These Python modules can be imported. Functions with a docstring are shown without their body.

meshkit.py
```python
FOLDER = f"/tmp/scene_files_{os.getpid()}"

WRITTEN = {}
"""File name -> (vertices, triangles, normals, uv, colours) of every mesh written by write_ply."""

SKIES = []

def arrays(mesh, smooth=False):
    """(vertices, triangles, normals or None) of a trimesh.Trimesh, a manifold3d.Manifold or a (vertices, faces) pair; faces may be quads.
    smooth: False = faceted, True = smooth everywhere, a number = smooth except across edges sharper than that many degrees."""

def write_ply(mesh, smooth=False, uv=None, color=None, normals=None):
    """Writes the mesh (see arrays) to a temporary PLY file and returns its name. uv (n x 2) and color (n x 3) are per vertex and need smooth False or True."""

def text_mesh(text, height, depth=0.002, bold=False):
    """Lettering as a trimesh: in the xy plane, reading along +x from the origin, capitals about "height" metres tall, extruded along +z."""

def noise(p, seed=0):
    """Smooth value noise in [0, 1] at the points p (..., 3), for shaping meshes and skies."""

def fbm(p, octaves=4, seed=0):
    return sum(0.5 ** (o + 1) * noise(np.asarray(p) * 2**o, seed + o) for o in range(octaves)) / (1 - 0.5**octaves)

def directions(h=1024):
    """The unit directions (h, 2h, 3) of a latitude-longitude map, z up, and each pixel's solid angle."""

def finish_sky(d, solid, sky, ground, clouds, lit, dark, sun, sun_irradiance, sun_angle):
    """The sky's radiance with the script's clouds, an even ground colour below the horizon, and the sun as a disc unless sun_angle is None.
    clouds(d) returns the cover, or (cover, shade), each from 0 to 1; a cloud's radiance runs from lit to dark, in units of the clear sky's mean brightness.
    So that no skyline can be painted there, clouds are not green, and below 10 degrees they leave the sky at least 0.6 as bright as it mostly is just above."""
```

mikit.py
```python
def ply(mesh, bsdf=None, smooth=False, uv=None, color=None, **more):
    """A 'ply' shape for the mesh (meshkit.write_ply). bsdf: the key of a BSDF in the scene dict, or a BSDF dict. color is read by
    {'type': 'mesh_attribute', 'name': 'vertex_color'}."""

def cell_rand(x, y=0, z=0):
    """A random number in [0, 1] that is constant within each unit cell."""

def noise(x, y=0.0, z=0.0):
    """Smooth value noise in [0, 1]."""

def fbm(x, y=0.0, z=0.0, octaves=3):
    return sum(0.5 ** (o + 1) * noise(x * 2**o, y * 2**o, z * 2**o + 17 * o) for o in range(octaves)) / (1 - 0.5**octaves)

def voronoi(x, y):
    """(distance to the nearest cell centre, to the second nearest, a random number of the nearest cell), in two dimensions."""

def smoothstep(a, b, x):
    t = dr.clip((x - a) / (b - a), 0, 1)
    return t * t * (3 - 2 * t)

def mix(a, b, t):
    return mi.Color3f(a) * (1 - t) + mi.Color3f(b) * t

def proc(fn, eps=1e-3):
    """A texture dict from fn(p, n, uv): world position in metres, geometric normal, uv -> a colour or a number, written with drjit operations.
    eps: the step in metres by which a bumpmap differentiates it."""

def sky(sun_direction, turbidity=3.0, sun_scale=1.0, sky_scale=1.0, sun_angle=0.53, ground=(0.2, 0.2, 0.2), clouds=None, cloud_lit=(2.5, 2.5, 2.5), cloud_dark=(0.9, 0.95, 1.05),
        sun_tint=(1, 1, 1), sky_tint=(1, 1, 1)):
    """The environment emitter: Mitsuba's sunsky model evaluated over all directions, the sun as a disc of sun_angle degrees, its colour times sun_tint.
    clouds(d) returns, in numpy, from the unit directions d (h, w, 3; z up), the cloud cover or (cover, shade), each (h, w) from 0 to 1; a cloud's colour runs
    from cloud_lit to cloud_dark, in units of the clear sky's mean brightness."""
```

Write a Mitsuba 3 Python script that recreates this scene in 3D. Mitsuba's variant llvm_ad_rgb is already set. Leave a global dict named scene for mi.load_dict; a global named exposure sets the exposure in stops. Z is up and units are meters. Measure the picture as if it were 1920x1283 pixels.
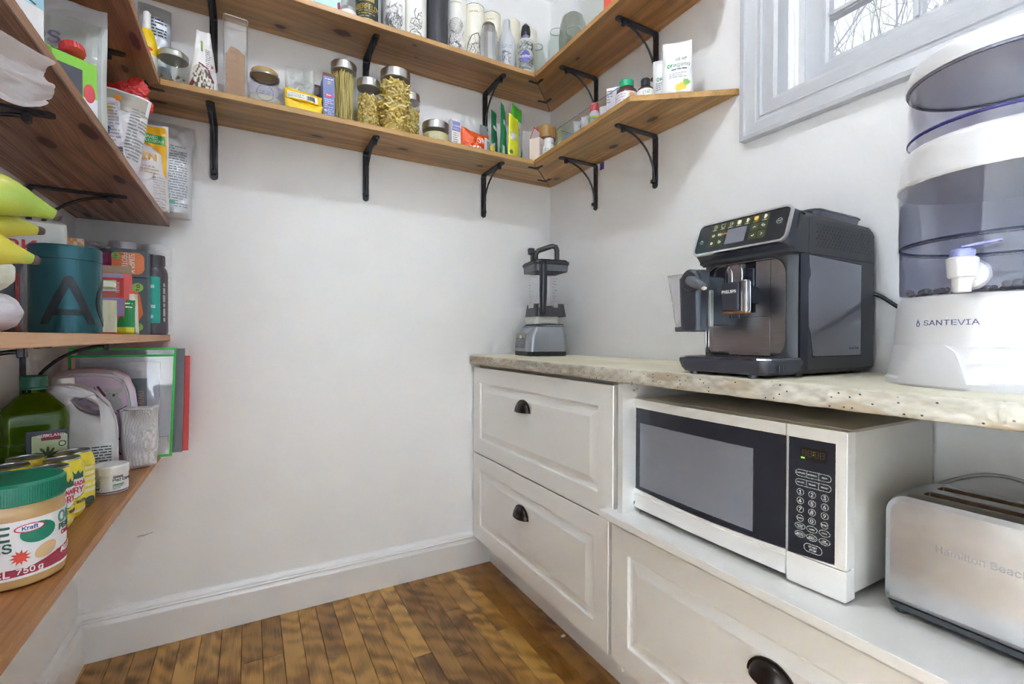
import math, random
import numpy as np, trimesh, manifold3d as m3, mitsuba as mi, drjit as dr
import mikit, meshkit
from mikit import proc, noise, fbm, cell_rand, voronoi, smoothstep, mix
from shapely.geometry import Polygon, LineString, Point, box as sbox
from shapely.ops import unary_union
from shapely import affinity

T = mi.ScalarTransform4f
scene, labels = {}, {}

# ------------------------------------------------------------------ camera, sky, lights, exposure
exposure = 0.08
EYE = 1.0157
scene['camera'] = {'type': 'perspective', 'fov': 2 * math.degrees(math.atan(960 / 882)), 'fov_axis': 'x', 'near_clip': 0.02, 'far_clip': 200.0,
                   'to_world': T().look_at(origin=[0, 0, EYE], target=[0.48642, 0.87367, EYE - 0.00984], up=[0.00213, 0.01008, 0.99995])}


def clouds(d):
    n = meshkit.fbm(d * 3.0, 4, 3)
    return np.ones(d.shape[:2]), 0.25 * n


scene['sky'] = mikit.sky([0.3, -0.5, 0.8], turbidity=4, sun_scale=0.0, sky_scale=1.0, clouds=clouds, cloud_lit=(12.5, 13, 13.8), cloud_dark=(10.5, 11, 12), ground=(0.35, 0.35, 0.33))
LAMP, LAMP_R, LAMP_L = (0.37, 0.77, 2.585), 0.034, 440.0
BACK_FILL_L, SIDE_FILL_L = 85.0, 680.0  # strengths of the two made-up fill lights in the hall
FILL_C, LAMP_C = (0.76, 0.97, 1.27), (0.90, 0.98, 1.08)


# ------------------------------------------------------------------ materials
def S(c):
    if isinstance(c, str):
        c = [int(c[i:i + 2], 16) / 255 for i in (1, 3, 5)]
    return [x / 12.92 if x < 0.04045 else ((x + 0.055) / 1.055) ** 2.4 for x in c]


def rgb(c):
    return {'type': 'rgb', 'value': list(map(float, c))}


def principled(color, rough=0.5, metal=0.0, spec=0.5, **k):
    col = color if isinstance(color, dict) else rgb(S(color))
    return {'type': 'principled', 'base_color': col, 'roughness': rough, 'metallic': metal, 'specular': spec, **k}


def mat(name, color, rough=0.5, metal=0.0, spec=0.5, bump=None, scale=0.001, **k):
    b = principled(color, rough, metal, spec, **k)
    if bump is not None:
        b = {'type': 'bumpmap', 'arbitrary': bump, 'scale': scale, 'bsdf': b}
    scene['mat_' + name] = {'type': 'twosided', 'bsdf': b}
    return 'mat_' + name


def C(hexcol, rough=0.5, metal=0.0, spec=0.5):
    key = f"mat_c{hexcol[1:]}_{int(rough*100)}_{int(metal*100)}_{int(spec*100)}"
    if key not in scene:
        scene[key] = {'type': 'twosided', 'bsdf': principled(hexcol, rough, metal, spec)}
    return key


def clear(name, tint=(1, 1, 1)):
    scene['mat_' + name] = {'type': 'thindielectric', 'int_ior': 1.5, 'specular_transmittance': rgb(tint)}
    return 'mat_' + name


GLASS = clear('glass', (0.90, 0.93, 0.91))
GLASS_G = clear('glass_greenish', (0.82, 0.88, 0.84))
ACRYL = clear('acrylic', (0.95, 0.95, 0.96))
SMOKE = clear('smoke_plastic', (0.66, 0.65, 0.72))
SMOKE_D = clear('smoke_plastic_dark', (0.56, 0.56, 0.62))
OIL = clear('green_plastic', (0.42, 0.52, 0.12))
PANE = clear('pane', (0.97, 0.98, 1.0))
CLEARP = clear('clear_plastic', (.97, .97, .98))
AMBER = clear('amber_glass', (0.35, 0.16, 0.06))
FILM = 'mat_film'
scene[FILM] = {'type': 'blendbsdf', 'weight': 0.42, 'a': {'type': 'thindielectric', 'int_ior': 1.45}, 'b': {'type': 'twosided', 'bsdf': {'type': 'diffuse', 'reflectance': rgb([0.82, 0.8, 0.84])}}}
HAZY = 'mat_hazy_bag'
CARAFE = 'mat_carafe'
scene[CARAFE] = {'type': 'blendbsdf', 'weight': 0.30, 'a': {'type': 'thindielectric', 'int_ior': 1.45}, 'b': {'type': 'twosided', 'bsdf': {'type': 'diffuse', 'reflectance': rgb([0.6, 0.58, 0.62])}}}
scene[HAZY] = {'type': 'blendbsdf', 'weight': 0.75, 'a': {'type': 'thindielectric', 'int_ior': 1.45}, 'b': {'type': 'twosided', 'bsdf': principled('#cfd2ce', 0.35)}}

WALL = mat('wall_paint', proc(lambda p, n, uv: mix([0.855, 0.855, 0.855], [0.88, 0.88, 0.88], fbm(p.x * 3, p.y * 3, p.z * 3))), 0.55, spec=0.3)
CEIL = mat('ceiling_paint', '#f6f6f5', 0.7, spec=0.2)
SHADED_TRIM = mat('casing_paint', '#bcbdc2', 0.35, spec=0.4)  # white trim greyed: backlit shade is put into this colour
TRIM = mat('trim_paint', '#f0f0f0', 0.35, spec=0.4)
CAB = mat('cabinet_paint', '#f4f2ee', 0.35, spec=0.4)
MELA = mat('melamine', '#ecebe8', 0.4, spec=0.4)
BLACK = C('#101012', 0.35)
IRON = mat('black_iron', '#0d0d10', 0.32, 0.0, 0.6)
CHROME = C('#e2e2e6', 0.12, 1.0)
STEEL = mat('brushed_steel', proc(lambda p, n, uv: mix([0.66, 0.66, 0.67], [0.80, 0.80, 0.81], noise(p.x * 20, p.y * 20, p.z * 700))), 0.28, 1.0)
LIDSTEEL = mat('lid_steel', proc(lambda p, n, uv: mix([0.50, 0.50, 0.50], [0.66, 0.66, 0.66], noise(p.x * 30, p.y * 30, p.z * 900))), 0.3, 1.0)
WHITEP = C('#f1f1f1', 0.35)


def wood(axis, knots, seed, dark, light, tint, knot_col=(0.035, 0.012, 0.012)):
    dark, light, tint = S(dark), S(light), S(tint)

    def fn(p, n, uv):
        a, b = (p.x, p.y) if axis == 'x' else (p.y, p.x)
        c = p.z
        bb, k, halo = b, mi.Float(0), mi.Float(0)
        for ka, kb, ra, rb in knots:
            u, v = (a - ka) / ra, (b - kb) / rb
            d2 = u * u + v * v
            bb = bb + v / (dr.sqrt(d2) + 0.6) * rb * 1.6 * dr.exp(-d2 * 0.10)
            edge = dr.sqrt(d2) + 0.25 * (noise(a * 90, b * 90, seed) - 0.5)
            k = dr.maximum(k, 1 - smoothstep(0.75, 1.1, edge))
            halo = dr.maximum(halo, dr.exp(-d2 * 0.35))
        g = fbm(a * 1.6 + seed, bb * 26, c * 20)
        ring = 0.5 + 0.5 * dr.sin(bb * 170 + 22 * fbm(a * 1.3, bb * 5 + seed, 0) + 3.5 * g)
        fine = noise(a * 9, bb * 520, c * 300 + seed)
        t = 0.60 * g + 0.10 * ring + 0.30 * fine
        col = mix(dark, light, smoothstep(0.22, 0.78, t))
        col = mix(col, mi.Color3f(tint) * (0.6 + 0.8 * t), 0.55 * smoothstep(0.45, 0.75, fbm(a * 2.6 + 3 * seed, b * 7, 0)))
        col = mix(col, mi.Color3f(dark) * 0.55, 0.6 * halo)
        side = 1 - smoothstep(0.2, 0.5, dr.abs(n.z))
        col = mix(col, mi.Color3f(light) * 1.15, 0.55 * side * (0.6 + 0.4 * fine))  # upright faces lightened: lamp light painted in, plus raw wood at cut ends
        return mix(col, knot_col, 0.92 * k)
    return fn


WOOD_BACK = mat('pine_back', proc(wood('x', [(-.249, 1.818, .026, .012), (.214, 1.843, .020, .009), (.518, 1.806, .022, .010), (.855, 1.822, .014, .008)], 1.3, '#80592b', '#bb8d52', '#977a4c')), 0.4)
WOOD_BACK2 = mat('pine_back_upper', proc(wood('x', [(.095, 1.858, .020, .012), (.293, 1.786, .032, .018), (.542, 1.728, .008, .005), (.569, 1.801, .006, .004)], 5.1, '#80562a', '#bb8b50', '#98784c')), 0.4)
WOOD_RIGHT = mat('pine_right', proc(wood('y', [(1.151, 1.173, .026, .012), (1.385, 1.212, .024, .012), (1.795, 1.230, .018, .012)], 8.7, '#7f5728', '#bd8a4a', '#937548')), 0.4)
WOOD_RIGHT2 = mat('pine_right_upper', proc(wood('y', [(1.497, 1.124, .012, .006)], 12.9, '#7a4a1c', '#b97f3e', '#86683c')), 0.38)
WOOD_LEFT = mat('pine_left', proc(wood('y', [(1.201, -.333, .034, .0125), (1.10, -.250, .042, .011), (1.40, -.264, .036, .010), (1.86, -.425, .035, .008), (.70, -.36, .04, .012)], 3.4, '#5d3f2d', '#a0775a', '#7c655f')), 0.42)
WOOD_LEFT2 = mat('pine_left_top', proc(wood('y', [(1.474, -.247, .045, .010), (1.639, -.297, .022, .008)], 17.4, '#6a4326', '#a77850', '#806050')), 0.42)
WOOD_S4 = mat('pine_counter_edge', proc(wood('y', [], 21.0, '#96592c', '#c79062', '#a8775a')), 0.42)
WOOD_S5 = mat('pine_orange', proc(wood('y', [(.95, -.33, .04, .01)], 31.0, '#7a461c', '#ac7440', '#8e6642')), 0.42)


def floor_fn(seed, dark, light):
    dark, light = S(dark), S(light)

    def fn(p, n, uv):
        ix = dr.floor((p.x + 0.264) / 0.0595)
        o = cell_rand(ix, seed, 3)
        x, y = p.x * 1.0 + 7 * o, p.y + 13 * o
        w = fbm(x * 9, y * 4.5, seed + 2 * o)
        blot = fbm(x * 22 + 2.4 * w, y * 11 + 3 * w, 3 * o + seed)
        curl = 0.5 + 0.5 * dr.sin(y * 75 + x * 60 + 16 * w)
        gr = noise(x * 600, y * 22, seed)
        t = 0.62 * blot + 0.14 * curl * w * 1.6 + 0.14 * gr + 0.10 * o
        col = mix(dark, light, smoothstep(0.22, 0.66, t))
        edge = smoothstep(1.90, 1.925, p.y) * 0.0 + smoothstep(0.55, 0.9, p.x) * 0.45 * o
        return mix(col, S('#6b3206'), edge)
    return fn


FLOORS = [mat(f'floor_{i}', proc(floor_fn(1.7 * i + 0.3, d, l)), 0.28, spec=0.5) for i, (d, l) in enumerate([('#6b4112', '#bd8634'), ('#55330d', '#9c6a26'), ('#7a4a17', '#ca933c')])]


def concrete(p, n, uv):
    a = fbm(p.x * 9, p.y * 9, p.z * 14, 4)
    b = fbm(p.x * 50, p.y * 50, p.z * 90)
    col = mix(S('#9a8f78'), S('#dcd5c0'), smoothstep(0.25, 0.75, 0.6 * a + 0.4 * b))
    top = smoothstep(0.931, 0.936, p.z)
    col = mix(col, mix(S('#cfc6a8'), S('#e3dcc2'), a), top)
    rust = smoothstep(0.56, 0.72, fbm(p.x * 14 + 5, p.y * 10, p.z * 40))
    col = mix(col, S('#a2855c'), 0.6 * rust * (1 - top))
    v1, v2, r = voronoi(p.y * 95, p.z * 120 + p.x * 40)
    pit = (1 - smoothstep(0.10, 0.22, v1)) * smoothstep(0.80, 0.84, r) * (1 - top)
    return mix(col, [0.03, 0.025, 0.02], pit)


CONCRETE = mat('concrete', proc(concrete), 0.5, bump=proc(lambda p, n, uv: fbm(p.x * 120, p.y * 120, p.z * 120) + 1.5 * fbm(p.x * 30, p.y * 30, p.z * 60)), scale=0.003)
CARD = mat('cardboard', proc(lambda p, n, uv: mix(S('#a97f57'), S('#bb9168'), fbm(p.x * 60, p.y * 60, p.z * 300))), 0.8, spec=0.1)


# ------------------------------------------------------------------ meshes
def cat(*ms):
    out = []
    for m in ms:
        out += list(m) if isinstance(m, (list, tuple)) else [m]
    return out[0] if len(out) == 1 else trimesh.util.concatenate(out)


def box(x0, x1, y0, y1, z0, z1):
    b = trimesh.creation.box((x1 - x0, y1 - y0, z1 - z0))
    b.apply_translation(((x0 + x1) / 2, (y0 + y1) / 2, (z0 + z1) / 2))
    return b


def rb(x0, x1, y0, y1, z0, z1, r, k=3):
    """box with rounded edges and corners"""
    a = np.linspace(0, np.pi / 2, k)
    o = np.array([(math.cos(t) * math.cos(f), math.cos(t) * math.sin(f), math.sin(t)) for t in a for f in a])
    pts = []
    for sx, cx in ((-1, x0 + r), (1, x1 - r)):
        for sy, cy in ((-1, y0 + r), (1, y1 - r)):
            for sz, cz in ((-1, z0 + r), (1, z1 - r)):
                pts.append(o * r * [sx, sy, sz] + [cx, cy, cz])
    return trimesh.convex.convex_hull(np.vstack(pts))


def bb(x0, x1, y0, y1, z0, z1, c=0.0015):
    return rb(x0, x1, y0, y1, z0, z1, c, 2)


def rrect(x0, x1, y0, y1, r):
    return sbox(x0 + r, y0 + r, x1 - r, y1 - r).buffer(r, quad_segs=6)


def prism(poly, z0, z1):
    ms = []
    for g in getattr(poly, 'geoms', [poly]):
        if g.area > 0:
            m = trimesh.creation.extrude_polygon(g, z1 - z0, engine='earcut')
            m.apply_translation((0, 0, z0))
            ms.append(m)
    return cat(ms)


def hullstack(layers):
    """convex body from (polygon, z) layers"""
    pts = [np.c_[np.array(p.exterior.coords), np.full(len(p.exterior.coords), z)] for p, z in layers]
    return trimesh.convex.convex_hull(np.vstack(pts))


def lathe(prof, n=40, a0=0.0, a1=2 * math.pi):
    prof = np.array(prof, float)
    ang = np.linspace(a0, a1, n + 1)[:-1]
    m = len(prof)
    v = np.array([(r * math.cos(t), r * math.sin(t), z) for r, z in prof for t in ang])
    f = []
    for i in range(m - 1):
        for j in range(n):
            k = (j + 1) % n
            a, b, c, d = i * n + j, i * n + k, (i + 1) * n + k, (i + 1) * n + j
            if prof[i][0] > 1e-9:
                f.append((a, b, c))
            if prof[i + 1][0] > 1e-9:
                f.append((a, c, d))
    t = trimesh.Trimesh(v, f, process=False)
    t.merge_vertices()
    return t


def cyl(r, z0, z1, n=32, c=0.0):
    return lathe([(0, z0), (r - c, z0), (r, z0 + c), (r, z1 - c), (r - c, z1), (0, z1)] if c else [(0, z0), (r, z0), (r, z1), (0, z1)], n)


def tube(path, r, n=10, caps=True):
    p = np.array(path, float)
    rr = np.full(len(p), r) if np.isscalar(r) else np.array(r, float)
    t = np.gradient(p, axis=0)
    t /= np.linalg.norm(t, axis=1)[:, None]
    u = np.cross(t[0], [0, 0, 1] if abs(t[0][2]) < 0.9 else [1, 0, 0])
    v = []
    for i in range(len(p)):
        u = u - t[i] * (u @ t[i])
        u /= np.linalg.norm(u)
        w = np.cross(t[i], u)
        for k in range(n):
            a = 2 * math.pi * k / n
            v.append(p[i] + rr[i] * (math.cos(a) * u + math.sin(a) * w))
    f = []
    for i in range(len(p) - 1):
        for k in range(n):
            a, b = i * n + k, i * n + (k + 1) % n
            f += [(a, b, b + n), (a, b + n, a + n)]
    if caps:
        v += [p[0], p[-1]]
        for k in range(n):
            f.append((len(v) - 2, (k + 1) % n, k))
            f.append((len(v) - 1, (len(p) - 1) * n + k, (len(p) - 1) * n + (k + 1) % n))
    return trimesh.Trimesh(np.array(v), f, process=False)


def spline(pts, n=24):
    from scipy.interpolate import CubicSpline
    p = np.array(pts, float)
    s = np.r_[0, np.cumsum(np.linalg.norm(np.diff(p, axis=0), axis=1))]
    return CubicSpline(s, p)(np.linspace(0, s[-1], n))


def mf(mesh):
    return mesh if isinstance(mesh, m3.Manifold) else m3.Manifold(m3.Mesh(np.asarray(mesh.vertices, np.float32), np.asarray(mesh.faces, np.uint32)))


def tm(man):
    m = man.to_mesh()
    return trimesh.Trimesh(m.vert_properties[:, :3], m.tri_verts, process=False)


def cut(a, *bs):
    a = mf(a)
    for b in bs:
        a = a - mf(b)
    return tm(a)


def fuse(*ms):
    a = mf(ms[0])
    for b in ms[1:]:
        a = a + mf(b)
    return tm(a)


def moved(m, x=0, y=0, z=0, rx=0, ry=0, rz=0, s=None):
    m = m.copy()
    if s is not None:
        m.vertices = m.vertices * np.array(s)
    for ang, ax in ((rx, (1, 0, 0)), (ry, (0, 1, 0)), (rz, (0, 0, 1))):
        if ang:
            m.apply_transform(trimesh.transformations.rotation_matrix(math.radians(ang), ax))
    m.apply_translation((x, y, z))
    return m


def rings(x0, x1, y0, y1, prof, close=True):
    """nested rectangles (inset, height), outwards to inwards, in the xy plane"""
    v, f = [], []
    for i, hgt in prof:
        v += [(x0 + i, y0 + i, hgt), (x1 - i, y0 + i, hgt), (x1 - i, y1 - i, hgt), (x0 + i, y1 - i, hgt)]
    for k in range(len(prof) - 1):
        for j in range(4):
            a, b = 4 * k + j, 4 * k + (j + 1) % 4
            f += [(a, b, b + 4), (a, b + 4, a + 4)]
    if close:
        e = 4 * (len(prof) - 1)
        f += [(e, e + 1, e + 2), (e, e + 2, e + 3), (0, 2, 1), (0, 3, 2)]
    return trimesh.Trimesh(np.array(v, float), f, process=False)


# maps from a flat drawing (x right, y up, z out of the surface) onto a surface
def pl(o, ux=(1, 0, 0), uy=(0, 0, 1)):
    o, ux, uy = (np.array(q, float) for q in (o, ux, uy))
    n = np.cross(ux, uy)
    return lambda p: o + p[:, :1] * ux + p[:, 1:2] * uy + p[:, 2:3] * n


def onto(r, z0=0.0, a0=-90.0, cx=0.0, cy=0.0):
    def f(p):
        rad = r(z0 + p[:, 1]) if callable(r) else r
        a = math.radians(a0) + p[:, 0] / (rad if not callable(r) else np.maximum(rad, 1e-4))
        return np.c_[cx + (rad + p[:, 2]) * np.cos(a), cy + (rad + p[:, 2]) * np.sin(a), z0 + p[:, 1]]
    return f


def put(shape, fmap, sub=None, depth=0.0006, lift=0.0):
    m = prism(shape, 0, depth) if not isinstance(shape, trimesh.Trimesh) else shape.copy()
    if sub:
        v, f = trimesh.remesh.subdivide_to_size(m.vertices, m.faces, sub, max_iter=12)
        m = trimesh.Trimesh(v, f, process=False)
    v = np.array(m.vertices)
    v[:, 2] += lift
    return trimesh.Trimesh(fmap(v), m.faces, process=False)


def tx(text, h, x=0.0, y=0.0, bold=False, align='c', rot=0, sx=1.0, depth=0.0006):
    m = meshkit.text_mesh(text, h, depth, bold)
    b = m.bounds
    m.apply_translation((-(b[0][0] + b[1][0]) / 2 if align == 'c' else -b[0][0] if align == 'l' else -b[1][0], 0, 0))
    m.vertices[:, 0] *= sx
    if rot:
        m.apply_transform(trimesh.transformations.rotation_matrix(math.radians(rot), (0, 0, 1)))
    m.apply_translation((x, y, 0))
    return m


def greek(w, rows, lh, x=0.0, y=0.0, seed=0, thick=0.4):
    """rows of small print too fine to read, downwards from y"""
    R, out = random.Random(seed), []
    for i in range(rows):
        cx = 0.0
        end = w * (1 if R.random() < 0.7 else R.uniform(0.4, 0.9))
        while cx < end:
            l = min(R.uniform(1.2, 4.5) * lh * 0.6, end - cx)
            if l > lh * 0.2:
                out.append(sbox(x + cx, y - i * lh - lh * thick, x + cx + l, y - i * lh))
            cx += l + lh * 0.35
    return unary_union(out)


def sketch(w, h, n, seed, width=0.0012, curl=1.2, length=10):
    """loose ink strokes filling a w x h field around the origin's x, upwards from y = 0"""
    R, out = random.Random(seed), []
    for _ in range(n):
        x, y, a = R.uniform(-w / 2, w / 2), R.uniform(0, h), R.uniform(0, 6.28)
        da = R.uniform(-curl, curl)
        pts = [(x, y)]
        for k in range(R.randint(length // 2, length)):
            x, y = x + 0.004 * math.cos(a), y + 0.004 * math.sin(a)
            a += da * 0.3 + R.uniform(-0.15, 0.15)
            if abs(x) > w / 2 or not 0 < y < h:
                break
            pts.append((x, y))
        if len(pts) > 2:
            out.append(LineString(pts).buffer(width * R.uniform(0.4, 1.0) / 2, quad_segs=1))
    return unary_union(out)


def pouch(w, h, t, seed=0, crinkle=0.004, top=0.55, bulge=0.25, nu=44, nv=52, taper=0.0, wob=0.01):
    """a standing bag, its foot at z = 0, front towards -y. Returns (mesh, map of a drawing with origin at the foot's middle)"""
    def half(u, v):
        a = np.clip(1 - u * u, 0, 1) ** 0.55
        prof = np.minimum(1, (v + 0.02) / 0.08) ** 0.6 * np.clip((1 - v) / (1 - bulge), 0, 1) ** top
        return t / 2 * a * prof

    def point(u, v, side, off=0.0):
        ww = w / 2 * (1 - taper * v + wob * np.sin(9 * v + seed) - 0.02 * np.sin(np.pi * v))
        q = np.stack([u * ww * 14 / 0.3 * 0.3 + seed * 3.1, v * h * 14, np.full_like(u, seed + side)], -1)
        n = (meshkit.fbm(q * 2.2, 3, seed) - 0.5) * 2 * crinkle * np.clip(1 - np.abs(u) ** 6, 0, 1) * np.clip(v * 12, 0, 1)
        d = half(u, v) + np.maximum(n, -half(u, v) * 0.6)
        sway = 0.25 * crinkle * 4 * np.sin(3 * u + seed) * v * v
        return np.stack([u * ww, side * (d + off) + sway, v * h + 0.25 * crinkle * np.sin(5 * u + seed) * v], -1)
    U, V = np.meshgrid(np.linspace(-1, 1, nu), np.linspace(0, 1, nv))
    F, B = point(U, V, -1).reshape(-1, 3), point(U, V, 1).reshape(-1, 3)
    f, n0 = [], nu * nv
    for j in range(nv - 1):
        for i in range(nu - 1):
            a, b, c, d = j * nu + i, j * nu + i + 1, (j + 1) * nu + i + 1, (j + 1) * nu + i
            f += [(a, b, c), (a, c, d), (n0 + a, n0 + c, n0 + b), (n0 + a, n0 + d, n0 + c)]
    for i in range(nu - 1):
        f += [(i, n0 + i, n0 + i + 1), (i, n0 + i + 1, i + 1)]
    m = trimesh.Trimesh(np.vstack([F, B]), f, process=False)

    def fmap(p):
        ww = w / 2 * (1 - taper * p[:, 1] / h)
        return point(np.clip(p[:, 0] / ww, -1, 1), np.clip(p[:, 1] / h, 0, 1), -1, p[:, 2] + 0.0004)
    return m, fmap


def lump(sx, sy, sz, seed=0, amp=0.18, freq=3.0, sub=4):
    m = trimesh.creation.icosphere(subdivisions=sub)
    v = m.vertices
    n = meshkit.fbm(v * freq + 10, 3, seed)
    ridge = np.abs(meshkit.fbm(v * freq * 1.7 + 3, 2, seed + 7) - 0.5)
    v = v * (1 - amp + 2 * amp * n - amp * 1.6 * ridge)[:, None]
    v = v * [sx / 2, sy / 2, sz / 2]
    v[:, 2] -= v[:, 2].min()
    m.vertices = v
    return m


# ------------------------------------------------------------------ things
used = set()


def numbered(k):
    if k not in used:
        used.add(k)
        return k
    i = 1
    while f'{k}_{i:03d}' in used:
        i += 1
    used.add(f'{k}_{i:03d}')
    return f'{k}_{i:03d}'


class Th:
    def __init__(s, name, label=None, cat=None, at=(0, 0, 0), rz=0.0, group=None, kind=None, tilt=0.0):
        s.key = numbered(name)
        s.M = trimesh.transformations.translation_matrix(at) @ trimesh.transformations.rotation_matrix(math.radians(rz), (0, 0, 1)) @ trimesh.transformations.rotation_matrix(math.radians(tilt), (0, 1, 0))
        d = {'label': label, 'category': cat, 'group': group, 'kind': kind}
        labels[s.key] = {k: v for k, v in d.items() if v}

    def add(s, part, mesh, m, smooth=35, under=None, label=None, kind=None):
        key = s.key if part is None else numbered((under or s.key) + '__' + part)
        d = mesh if isinstance(mesh, dict) else mikit.ply(cat(mesh), m, smooth=smooth)
        scene[key] = {**d, 'to_world': T(s.M.tolist())}
        if part and (label or kind):
            labels[key] = {k: v for k, v in (('label', label), ('kind', kind)) if v}
        return key

    def clone(s, label, at, rz=0.0, group=None):
        base = s.key if s.key[-4] != '_' else s.key[:-4]
        t = Th(base, label, labels[s.key].get('category'), at, rz, group or labels[s.key].get('group'))
        for k in [k for k in scene if k == s.key or k.startswith(s.key + '__')]:
            scene[t.key + k[len(s.key):]] = {**scene[k], 'to_world': T(t.M.tolist())}
            used.add(t.key + k[len(s.key):])
            if k in labels and k != s.key:
                labels[t.key + k[len(s.key):]] = dict(labels[k])
        return t


def struct(name, mesh, m, smooth=30):
    t = Th(name, kind='structure')
    t.add(None, mesh, m, smooth)
    return t


def facing(x, y, extra=0.0):
    return math.degrees(math.atan2(-x, y)) + extra

# ------------------------------------------------------------------ the room
XL, XR, YB, YF, ZC = -0.468, 1.28, 1.92, -1.0, 2.638
WZ0, WZ1, WY0, WY1 = 1.678, 2.36, 0.822, -0.16          # window opening
fl = struct('floor', box(XL - .1, XR + .1, -3.2, YB + .1, -.12, -.0135), C('#2a1708', 0.7))
wb = struct('wall_back', box(XL - .1, XR + .2, YB, YB + .12, -.1, ZC + .1), WALL, False)
LY0, LY1, LZ = -.92, .42, 2.05                          # unseen opening added in the left wall to let side fill in
wb.add('scuff', put(unary_union([LineString([(0, 0), (.012, .002), (.022, .001), (.04, .006)]).buffer(.0007), LineString([(.004, -.003), (.018, -.001)]).buffer(.0005)]), pl((-.322, YB - .0001, .365)), depth=.0003), C('#8c8c92', .7), False)
struct('wall_left', [box(XL - .12, XL, LY1, YB, -.1, ZC + .1), box(XL - .12, XL, YF - .12, LY0, -.1, ZC + .1), box(XL - .12, XL, LY0, LY1, LZ, ZC + .1)], WALL, False)
struct('wall_right', [box(XR, XR + .2, YF - .1, YB, -.1, WZ0), box(XR, XR + .2, YF - .1, YB, WZ1, ZC + .1), box(XR, XR + .2, WY0, YB, WZ0, WZ1), box(XR, XR + .2, YF - .1, WY1, WZ0, WZ1)], WALL, False)
struct('ceiling', box(XL - .1, XR + .2, YF - .1, YB + .1, ZC, ZC + .1), CEIL, False)
DX0, DX1, DZ = -0.36, 1.18, 2.12                        # unseen opening behind the camera, widened for even fill light
struct('wall_front', [box(XL, DX0, YF - .12, YF, -.1, ZC), box(DX1, XR, YF - .12, YF, -.1, ZC), box(DX0, DX1, YF - .12, YF, DZ, ZC)], WALL, False)
struct('trim_1', [box(DX0 - .07, DX0, YF, YF + .018, 0, DZ + .07), box(DX1, DX1 + .07, YF, YF + .018, 0, DZ + .07), box(DX0, DX1, YF, YF + .018, DZ, DZ + .07)], TRIM, False)
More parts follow.
